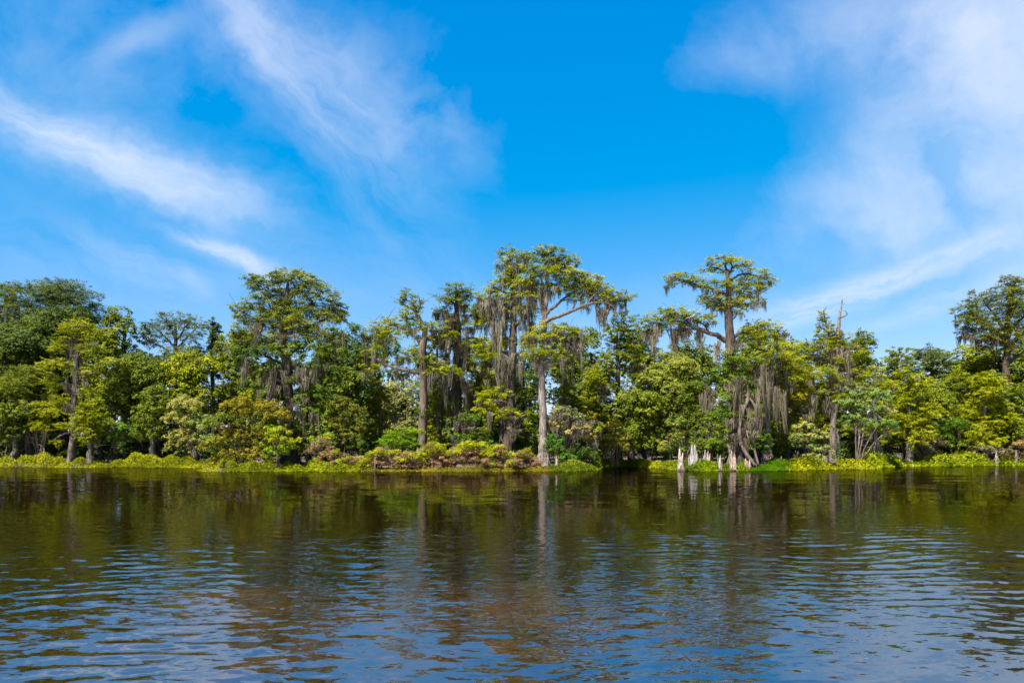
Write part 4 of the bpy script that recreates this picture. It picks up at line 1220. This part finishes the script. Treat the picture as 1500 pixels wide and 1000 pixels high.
SHRUBS = [
    (355, 68, [(355, 600, 26, 16), (385, 600, 26, 13), (335, 620, 22, 16), (370, 622, 28, 16), (345, 645, 28, 16), (380, 645, 24, 16), (320, 655, 20, 14), (340, 672, 26, 14), (312, 680, 14, 7), (365, 668, 22, 12), (405, 610, 20, 12)],
     'large olive and rust-tinged shrub leaning over the water below the vine-covered cypress', (0.133, 0.107, 0.012), dict(stems=8, leaf=0.28)),
    (408, 66.8, [(410, 636, 16, 9), (396, 648, 16, 9), (420, 652, 14, 9), (405, 662, 18, 9)], 'bright yellow-green shrub in front of the vine-covered cypress', YEL, dict(stems=4)),
    (470, 67.5, [(470, 650, 14, 9), (462, 660, 13, 9), (480, 660, 10, 9)], 'round shrub of bare brown twigs with a yellow-green cap', BROWN, dict(stems=10, cover=2.4, leaf=0.2)),
    (472, 67.6, [(474, 640, 12, 5), (462, 645, 9, 4)], 'little yellow-green cap shrub growing out of the brown twiggy shrub', YEL, dict(stems=2)),
    (505, 71, [(500, 598, 22, 14), (522, 612, 20, 14), (490, 622, 22, 14), (515, 635, 24, 14), (495, 650, 24, 14), (528, 652, 14, 12), (540, 626, 8, 8)], 'dark olive rounded bush tree between the vine-covered and the broken-topped cypress', (0.087, 0.086, 0.012), dict(stems=6, leaf=0.28)),
    (590, 70, [(585, 640, 18, 8), (605, 634, 12, 6), (575, 650, 16, 6), (600, 650, 16, 6)], 'fresh green feathery shrub left of the brown trunk', (0.105, 0.163, 0.010), dict(stems=4, kind='c')),
    (700, 72, [(690, 620, 16, 10), (702, 640, 18, 11), (684, 648, 16, 10), (712, 655, 14, 9)], 'tangled shrub with hanging brown moss beneath the dark mossy cypress', MID, dict(stems=5, moss=5)),
    (826, 70, [(822, 606, 20, 8), (842, 614, 16, 8), (812, 622, 14, 7), (836, 630, 20, 8), (852, 628, 10, 6)], 'tan drooping moss-draped bush right of the straight pale trunk', TAN, dict(stems=7, moss=7, cover=2.4, stem_r=1.2)),
    (812, 69, [(812, 648, 13, 10), (818, 664, 14, 9), (830, 672, 12, 6)], 'deep green low shrub at the foot of the straight pale trunk', (0.056, 0.098, 0.012), dict(stems=3)),
    (868, 72, [(866, 612, 12, 8), (872, 630, 14, 9), (862, 645, 12, 8)], 'yellowish sparse bush with a pinkish stem right of the tan bush', OLIVE, dict(stems=4, moss=2, cover=2.2)),
    (900, 76, [(895, 628, 18, 10), (912, 640, 16, 10), (888, 646, 16, 9), (905, 655, 18, 8)], 'olive bush on the bank at the mouth of the little cove', (0.140, 0.127, 0.020), dict(stems=6, cover=2.6)),
    (855, 70, [(850, 662, 18, 9), (866, 668, 12, 7), (838, 668, 12, 6)], 'dark green low bush at the corner of the bank left of the cove', DARK, dict(stems=3)),
    (1002, 74, [(990, 620, 14, 9), (1010, 606, 14, 8), (1000, 640, 20, 10), (985, 655, 16, 9), (1020, 636, 14, 9), (1008, 656, 18, 9)], 'straggly green shrub with pale flower heads behind the broken stumps', (0.119, 0.124, 0.020), dict(stems=7, cover=2.5)),
    (1042, 73, [(1040, 610, 12, 8), (1046, 632, 14, 10), (1035, 655, 16, 9), (1050, 655, 14, 8)], 'thin green sapling clump left of the great cypress roots', MID, dict(stems=6, cover=2.0)),
    (1112, 71.5, [(1112, 642, 12, 12), (1104, 660, 12, 9), (1118, 664, 12, 7)], 'dark leafy climber mound right of the great cypress roots', (0.042, 0.081, 0.012), dict(stems=3)),
    (1186, 73.5, [(1182, 628, 16, 9), (1170, 642, 12, 9), (1198, 640, 14, 10), (1180, 656, 18, 10), (1202, 662, 14, 9), (1190, 672, 18, 7)], 'pale-leaved bush with silvery highlights at the water edge right of the great cypress', (0.140, 0.150, 0.040), dict(stems=6, leaf=0.3, cover=2.8)),
    (1255, 77, [(1256, 572, 22, 10), (1282, 580, 20, 10), (1244, 592, 18, 10), (1270, 600, 24, 11), (1296, 602, 14, 10), (1252, 618, 20, 10), (1284, 624, 20, 9), (1304, 628, 12, 9)], 'grey-green thicket with slim pale stems right of the dead snag', (0.135, 0.145, 0.032), dict(stems=6, leaf=0.3, cover=3.4, bark=(0.95, 0.9, 0.85), name='small_tree', cat='tree', stem_r=1.1)),
    (1358, 84, [(1352, 648, 18, 9), (1370, 650, 14, 8), (1342, 656, 12, 7)], 'dry brown bush on the bank behind the broad-leaved waterweed', BROWN, dict(stems=9, cover=1.8)),
    (1452, 86, [(1446, 660, 20, 7), (1470, 664, 18, 6), (1430, 668, 14, 5)], 'brown scrubby mound with a green cap near the right end of the bank', BROWN, dict(stems=5, cover=2.2)),
    (1448, 86.4, [(1450, 652, 16, 4), (1436, 656, 10, 3.5)], 'yellow-green cap of fresh growth on the brown scrubby mound', YEL, dict(stems=2)),
    (1495, 86, [(1492, 655, 16, 8), (1510, 652, 20, 10), (1486, 666, 14, 5)], 'tawny dry shrub at the extreme right end of the bank', (0.210, 0.137, 0.050), dict(stems=7, cover=2.0)),
    (1330, 87, [(1322, 622, 20, 11), (1346, 628, 18, 11), (1312, 642, 18, 11), (1335, 648, 18, 9)], 'dense yellow-green bush tree left of the dry brown bush', (0.119, 0.124, 0.014), dict(stems=5)),
    (1400, 88, [(1392, 625, 18, 10), (1412, 632, 18, 10), (1384, 645, 16, 9), (1408, 650, 20, 8)], 'mid-green bush tree right of the dry brown bush', MID, dict(stems=5)),
    (275, 81, [(275, 595, 24, 12), (262, 618, 20, 13), (288, 620, 22, 13), (270, 642, 24, 13), (296, 645, 16, 12), (258, 656, 14, 9), (284, 660, 18, 8)], 'light buff-green bush tree at the right end of the left waterweed bank', (0.175, 0.163, 0.038), dict(stems=6, leaf=0.28)),
    (60, 83, [(50, 600, 22, 11), (72, 606, 18, 11), (36, 612, 16, 10), (60, 622, 20, 9)], 'soft green sapling above the slim bare stems at the left', (0.105, 0.120, 0.012), dict(stems=6, bark=(1.1, 1.05, 1.0), name='small_tree', cat='tree')),
    (160, 82.5, [(162, 625, 16, 9), (150, 636, 12, 7), (185, 632, 16, 9), (172, 645, 16, 8)], 'mid-green sapling right of the mossy pale trunk', (0.091, 0.130, 0.016), dict(stems=4)),
]
for (px, D, lumps, lab, colr, ex) in SHRUBS:
    shrub(px, D, lumps, lab, colr, **ex)

# domed scrub on the middle bank: brown stems below, fresh green on top
MOUNDS = [(488, 22, 658, 'low brown scrub left of the domed bank shrubs', 0.25), (520, 18, 664, 'small yellow-brown scrub beside the low brown scrub', 0.5), (566, 28, 654, 'wide brown-stemmed bank shrub behind the pale stake', 0.6),
          (604, 22, 658, 'brown-sided bank shrub left of the tallest dome', 0.5), (636, 20, 648, 'small steep dome of yellow-green bank shrub', 0.8), (690, 36, 646, 'largest domed bank shrub, yellow-green above and brown-stemmed below', 0.75),
          (728, 24, 653, 'lower right shoulder of the domed bank shrubs', 0.6), (768, 20, 656, 'straggly brown and green bank shrub left of the straight pale trunk', 0.3)]
for (px, hw, top, lab, green) in MOUNDS:
    D = 66.9
    T = Plant('shrub', lab, 'shrub', px, D + 0.6, YEL, 'domed scrub along the middle bank', seed=px)
    k = D / F
    z0 = 690
    for i in range(int(hw * 0.9)):
        a = T.rng.uniform(-1, 1)
        top_a = top + (z0 - top) * (1 - math.sqrt(max(0, 1 - a * a))) * 0.9
        T.pad(px + a * hw, T.rng.uniform(min(top_a + 5, z0 - 7), z0 - 6), 7, 5, 2.2, 0.2, dy=T.rng.uniform(-1.2, 1.2) * (1 - abs(a) * 0.5), kind='b')
    T.crown('dry_foliage', (0.150, 0.088, 0.048))
    for i in range(int(hw * 1.1 * green)):
        a = T.rng.uniform(-0.95, 0.95)
        top_a = top + (z0 - top) * (1 - math.sqrt(max(0, 1 - a * a))) * 0.9
        T.pad(px + a * hw, top_a + T.rng.uniform(1, 9) + 3, 8, 4.5, 2.6, 0.2, dy=T.rng.uniform(-1.1, 1.3), kind='b')
    T.crown()
    for i in range(6):
        a = T.rng.uniform(-0.8, 0.8)
        T.limb([(px + a * hw * 0.5, z0, 0.5), (px + a * hw * 0.8, (z0 + top) / 2 + 4, 0.4, -0.3), (px + a * hw, top + 10, 0.2, -0.3)], 4, 0.4, name='stem', bark=(1.2, 0.9, 0.75))

# ------------------------------------------------------------------ waterweed beds (ground cover nobody could count)
def bed(label, segs, color, height, leaf, n, broad=0.5, upright=0.6, seed=1, front=0.9, back=4.0):
    """leafy plants along the bank between the columns x0..x1"""
    rng = np.random.default_rng(seed)
    L = Leaves()
    leaf = leaf * 0.72
    for (x0, x1, hs, share) in segs:
        m = int(n * share * 1.7)
        x = rng.uniform(x0, x1, m)
        b = bank_y(x)
        t = rng.random(m)
        y = b - front + t * (front + back)
        prof = np.clip(t * 3, 0.12, 1) * np.clip(0.62 + 0.30 * np.sin(x * 0.43 + seed) + 0.26 * np.sin(x * 1.13 + 2 * seed + 0.6 * np.sin(y)) + 0.18 * np.sin(x * 2.9 + y * 1.7), 0.1, 1.3)
        h = np.maximum(height * hs * prof, 0.06)
        z = np.maximum(gh(x, y), -0.03) + h * rng.random(m) ** 0.55
        d = nrm(np.stack([rng.normal(0, 1, m), rng.normal(-0.25, 1, m), np.full(m, upright) + rng.normal(0, 0.4, m)], -1))
        nr = nrm(np.array([0, -0.45, 0.6]) + rng.normal(0, 0.6, (m, 3)))
        tint = np.clip(0.42 + 0.22 * np.sin(x * 0.45 + seed * 2) * np.sin(y * 0.8) + 0.16 * np.sin(x * 1.7 + seed) + rng.normal(0, 0.2, m), 0, 1)
        L.add(np.stack([x, y, z], -1), d, nr, leaf * rng.uniform(0.5, 1.3, m), leaf * broad * rng.uniform(0.7, 1.3, m), tint)
    o = link('waterweed', L.mesh('waterweed'), LEAF, None, color)
    tag(o, label, 'water plants', kind='stuff')


bed('low yellow-green waterweed bank in front of the shaded wood at the left', [(-95, -64, 1.0, 0.20), (-64, -50, 1.05, 0.20), (-50, -47.5, 0.5, 0.03), (-47.5, -37, 1.1, 0.35), (-66, -33, 0.9, 0.15), (-37, -28, 0.9, 0.12)], (0.172, 0.176, 0.006), 1.05, 0.26, 26000, 0.5, 0.5, 1, 0.7, 4.5)
bed('yellow-green leafy carpet at the water edge below the vine-covered cypress', [(-27.5, -18.5, 1.2, 0.7), (-20, -14.5, 0.8, 0.3)], (0.159, 0.176, 0.006), 1.1, 0.26, 9000, 0.5, 0.5, 2, 0.8, 3.0)
bed('yellowish leaves fringing the water under the domed bank shrubs', [(-18, 2.5, 0.6, 0.7), (1.5, 4.2, 1.1, 0.3)], (0.150, 0.120, 0.016), 0.5, 0.24, 6000, 0.5, 0.8, 3, 0.7, 1.2)
bed('dark green water plants around the foot of the straight pale trunk', [(3.5, 9.0, 0.8, 1.0)], (0.086, 0.112, 0.009), 0.9, 0.25, 4500, 0.45, 0.8, 4, 0.7, 2.5)
bed('bright broad-leaved plants lining the little cove', [(9.2, 17.0, 1.0, 1.0)], (0.142, 0.159, 0.007), 0.95, 0.30, 6500, 0.6, 0.8, 5, 0.6, 3.0)
bed('bright green broad-leaved water plants among the broken stumps', [(16.8, 22.8, 0.9, 0.8), (22.5, 24, 0.7, 0.2)], (0.120, 0.159, 0.007), 0.75, 0.26, 5500, 0.6, 0.8, 6, 0.9, 2.0)
bed('fresh green upright reeds at the water edge right of the great cypress roots', [(22.8, 27.8, 1.0, 1.0)], (0.073, 0.142, 0.007), 0.85, 0.42, 6000, 0.16, 2.2, 7, 0.9, 2.0)
bed('large yellow-green floating-leaved plants below the pale-leaved bush', [(27.2, 31, 0.8, 0.3), (31, 40.5, 1.0, 0.7)], (0.168, 0.172, 0.006), 0.95, 0.34, 9500, 0.6, 0.6, 8, 1.2, 3.5)
bed('long bed of broad bright green water plants along the right bank', [(40, 58, 1.0, 0.5), (57, 72, 0.9, 0.3), (70, 110, 1.0, 0.2)], (0.142, 0.168, 0.007), 1.25, 0.38, 17000, 0.6, 0.8, 9, 1.0, 4.0)

# ------------------------------------------------------------------ broken stumps and stakes
def stump(px, D, top, base, spires, label, tint=(1, 0.93, 0.88), roots=5, name='cypress_stump', group='bleached stumps at the foot of the great cypress'):
    """splintered remains of a cypress: root legs, a fluted body and one or more broken spires"""
    T = Plant(name, label, 'stump', px, D, CYP, group, seed=int(px * 3 + top), bark=tint)
    T.o[2] = min(T.o[2], -0.05) if base > 685 else T.o[2]
    T.r.location = T.o
    rng = T.rng
    k = D / F
    H = base - top
    spires = [(a, b * 0.92, c, d) for a, b, c, d in spires]
    w = max(s[1] for s in spires)
    if H > 20:
        for _ in range(4):
            spires.append((rng.uniform(-1.1, 1.1) * w, w * rng.uniform(0.22, 0.4), rng.uniform(0.35, 0.8), rng.uniform(-0.25, 0.1)))
    body = [(px, base + 2, w * 1.35), (px, base - H * 0.18, w * 1.05), (px, base - H * 0.38, w * 0.8), (px + spires[0][0] * 0.5, base - H * 0.55, w * 0.5), (px + spires[0][0] * 0.8, base - H * 0.66, w * 0.2)]
    T.trunk(body, 14, 0.25, H * k * 0.5, 0.05, WOOD, 'body', n=14, lobes=5)
    for (dx, sw, f, dy) in spires:
        T.trunk([(px + dx * 0.5, base - H * 0.1, sw * 0.9, dy), (px + dx * 0.8, base - H * f * 0.45, sw * 0.75, dy), (px + dx, base - H * f * 0.78, sw * 0.5, dy), (px + dx * 1.05 + rng.uniform(-.4, .4), base - H * f, sw * 0.22, dy)], 7, 0.2, H * k, 0.08, WOOD, 'spire', n=10, lobes=3, rooted=False)
    for i in range(roots):
        a = -math.pi * (0.05 + 0.9 * (i + 0.5) / roots)
        ex = math.cos(a) * w * 1.9
        ey = math.sin(a) * w * 1.7 * k
        T.limb([(px + ex * 0.25, base - H * 0.34, w * 0.30, ey * 0.3), (px + ex * 0.6, base - H * 0.14, w * 0.26, ey * 0.7), (px + ex, base + 2.5, w * 0.2, ey)], 6, 0.12, mat=WOOD, name='root', bark=tint)
    return T


stump(997, 67.0, 657, 691, [(-1.5, 4.2, 1.0, 0), (2.4, 3.0, 0.82, -.1)], 'slender pale stump with splayed root legs, leftmost of the broken stumps')
stump(1016.5, 68.2, 651.5, 686, [(-2.6, 4.6, 1.0, 0), (1.8, 4.4, 0.99, 0.1), (5.0, 3.2, 0.62, 0), (-5.2, 2.8, 0.55, -.1)], 'tallest broadest pale grey stump, split into twin tops', (0.92, 0.94, 1.0))
stump(1009.4, 68.4, 666, 684, [(0, 1.5, 1.0, 0)], 'tiny grey stub close left of the split tallest stump', (0.8, 0.82, 0.86), 3)
stump(1025.6, 67.6, 671, 688, [(0, 1.3, 1.0, 0)], 'thin leaning stub close right of the split tallest stump', (0.7, 0.62, 0.55), 3)
stump(1032.6, 68.3, 658.5, 681, [(0.3, 2.2, 1.0, 0), (-1.5, 1.6, 0.6, 0)], 'grey pointed stump behind the green plants, left of a pinkish one', (0.8, 0.82, 0.86), 4)
stump(1037.6, 68.1, 660, 680, [(-0.8, 2.0, 1.0, 0), (1.8, 1.7, 0.8, -.1)], 'pinkish double-pointed stump behind the green plants', (1, 0.86, 0.78), 4)
stump(1055.5, 67.1, 666, 690, [(-0.5, 2.6, 0.96, 0), (-3.5, 1.1, 1.06, 0.1)], 'narrow white-tipped stump standing in green plants with a splinter beside it', (1, 0.92, 0.86), 3)
stump(1073.5, 67.0, 660, 690, [(-2.2, 3.2, 1.0, 0), (1.4, 4.6, 0.86, -.1), (-5, 2.0, 0.5, -.2)], 'thick rosy stump with a white tip right in front of the great cypress roots', (1, 0.85, 0.76), 6)
stump(1093.5, 67.9, 671, 682, [(-1.2, 2.6, 1.0, 0), (1.5, 1.9, 0.7, 0)], 'low reddish broken knob at the right of the great cypress roots', (0.9, 0.6, 0.48), 3)
stump(1098, 67.8, 671.5, 681, [(0, 1.4, 1.0, 0)], 'short pale peg right of the low reddish knob', (1, 0.88, 0.8), 2)
stump(1108.6, 69.0, 668, 680, [(0, 1.0, 1.0, 0)], 'very thin grey peg before the dark leafy climber mound', (0.7, 0.7, 0.7), 2)
stump(1129, 70.5, 664, 677, [(0.4, 3.0, 1.0, 0), (2.6, 1.8, 0.7, 0)], 'reddish weathered knee before the pale flared trunk', (0.85, 0.6, 0.48), 4, group='small knees right of the great cypress')
stump(1144.5, 71.0, 668, 677, [(0, 1.8, 1.0, 0)], 'small brown knee right of the reddish weathered knee', (0.7, 0.5, 0.4), 3, group='small knees right of the great cypress')
stump(815.3, 67.4, 668, 682, [(-0.4, 1.8, 1.0, 0), (1.2, 1.4, 0.7, 0)], 'small white-topped knee right of the straight pale trunk', (0.9, 0.86, 0.84), 4, group='knees by the straight pale trunk')
stump(802.5, 68.2, 664, 675, [(0, 1.7, 1.0, 0)], 'rounded grey knee touching the foot of the straight pale trunk', (0.6, 0.58, 0.58), 3, group='knees by the straight pale trunk')
stump(870, 72.0, 665, 674, [(0, 1.4, 1.0, 0)], 'short white knee under the yellowish sparse bush', (1, 0.9, 0.85), 3, group='knees by the straight pale trunk')
stump(1459.5, 84.5, 660, 672, [(-0.2, 2.0, 1.0, 0), (1.0, 1.5, 0.6, 0)], 'pale pointed stump on the brown scrubby mound', (0.7, 0.62, 0.56), 4, group='pale stumps at the right end of the bank')
stump(1488.5, 84.8, 659, 669, [(0, 1.6, 1.0, 0)], 'pale peg stump before the tawny dry shrub', (0.55, 0.48, 0.43), 3, group='pale stumps at the right end of the bank')

T = Plant('wooden_stake', 'slim pale stake standing in the fringe before the domed bank shrubs', 'stake', 549.3, 65.6, CYP, seed=77)
T.o[2] = -0.05
T.r.location = T.o
T.bark = (0.6, 0.55, 0.5)
T.trunk([(549.2, 690, 0.9), (549.3, 680, 0.8), (549.6, 670, 0.5)], 7, 0, 1, 0.1, WOOD, 'post', n=8)

# slim bare stems in the shade at the left and one flared trunk on the right
STEMS = [(8, 84, 640, 674, 3.5, 'slim pale stem at the very left in the shade behind the waterweed'), (39, 84, 645, 674, 1.6, 'thin straight stem left of the forked stem in the shade'),
         (66, 83, 645, 672, -3.0, 'forked leaning stem in the shade left of the mossy pale trunk'), (52, 86, 646, 670, 0.6, 'faint thin stem between the straight and the forked stem')]
for (px, D, top, base, lean, lab) in STEMS:
    T = Plant('sapling', lab, 'sapling', px, D, MID, 'slim bare stems behind the left waterweed', bark=(1.7, 1.6, 1.6))
    T.trunk([(px, base, 1.5), (px + lean * 0.3, base - 12, 1.2), (px + lean, top, 1.0), (px + lean * 0.7, top - 25, 0.8), (px + lean * 1.5, top - 60, 0.4)], 7, 0, 1, 0.2)
    T.limb([(px + lean * 0.5, base - 18, 0.8), (px + lean * 0.5 + 4, base - 30, 0.6, -.3), (px + lean * 0.5 + 5, base - 50, 0.3)], 5)
    for i in range(5):
        T.pad(px + lean + T.rng.uniform(-9, 9), top - T.rng.uniform(18, 62), 8, 4, 2.6, 0.3, kind='b')
    T.crown()

T = Plant('bald_cypress', 'short flared grey trunk right of the pale-stemmed thicket', 'tree', 1283, 80, CYP, seed=81, bark=(1.0, 1.0, 1.05))
T.trunk([(1283, 667, 9), (1283, 656, 5.5), (1282, 640, 3.6), (1281, 610, 3.0), (1281, 570, 2.2), (1281, 540, 1.0)], 14, 0.3, 0.9)
for pts in ([(1281, 600, 1.4), (1268, 590, 1.0), (1256, 588, 0.4)], [(1281, 605, 1.4), (1294, 620, 1.0, -.6), (1306, 618, 0.4, -.8)]):
    T.limb(pts, 5, twigs=3)
for (x, y, rx, ry) in ((1282, 545, 16, 6), (1268, 560, 14, 5), (1296, 562, 16, 6), (1300, 590, 14, 5), (1284, 628, 13, 3.5), (1310, 612, 14, 4), (1262, 606, 12, 4)):
    T.pad(x, y, rx, ry, 3.2, 0.32)
T.pads_moss(3, 0.7, 1.8, which=(1, 2, 3, 4))
T.crown()

T = Plant('bald_cypress', 'flared dark foot of a moss-hidden trunk between the twin cypress and the bank shrubs', 'tree', 735, 74, CYPD, seed=82, bark=(0.8, 0.76, 0.76))
T.trunk([(735, 672, 6), (735, 655, 4), (735, 620, 3.2), (736, 570, 2.6), (737, 530, 1.2)], 12, 0.25, 0.9)
for (x, y, rx, ry) in ((737, 535, 14, 5), (728, 555, 14, 5), (745, 562, 14, 5)):
    T.pad(x, y, rx, ry, 3.2, 0.32)
T.pads_moss(4, 0.9, 2.2)
T.crown()

print('TRIS', sum(len(m.loops) - 2 * len(m.polygons) for m in bpy.data.meshes), 'objects', len(bpy.data.objects))
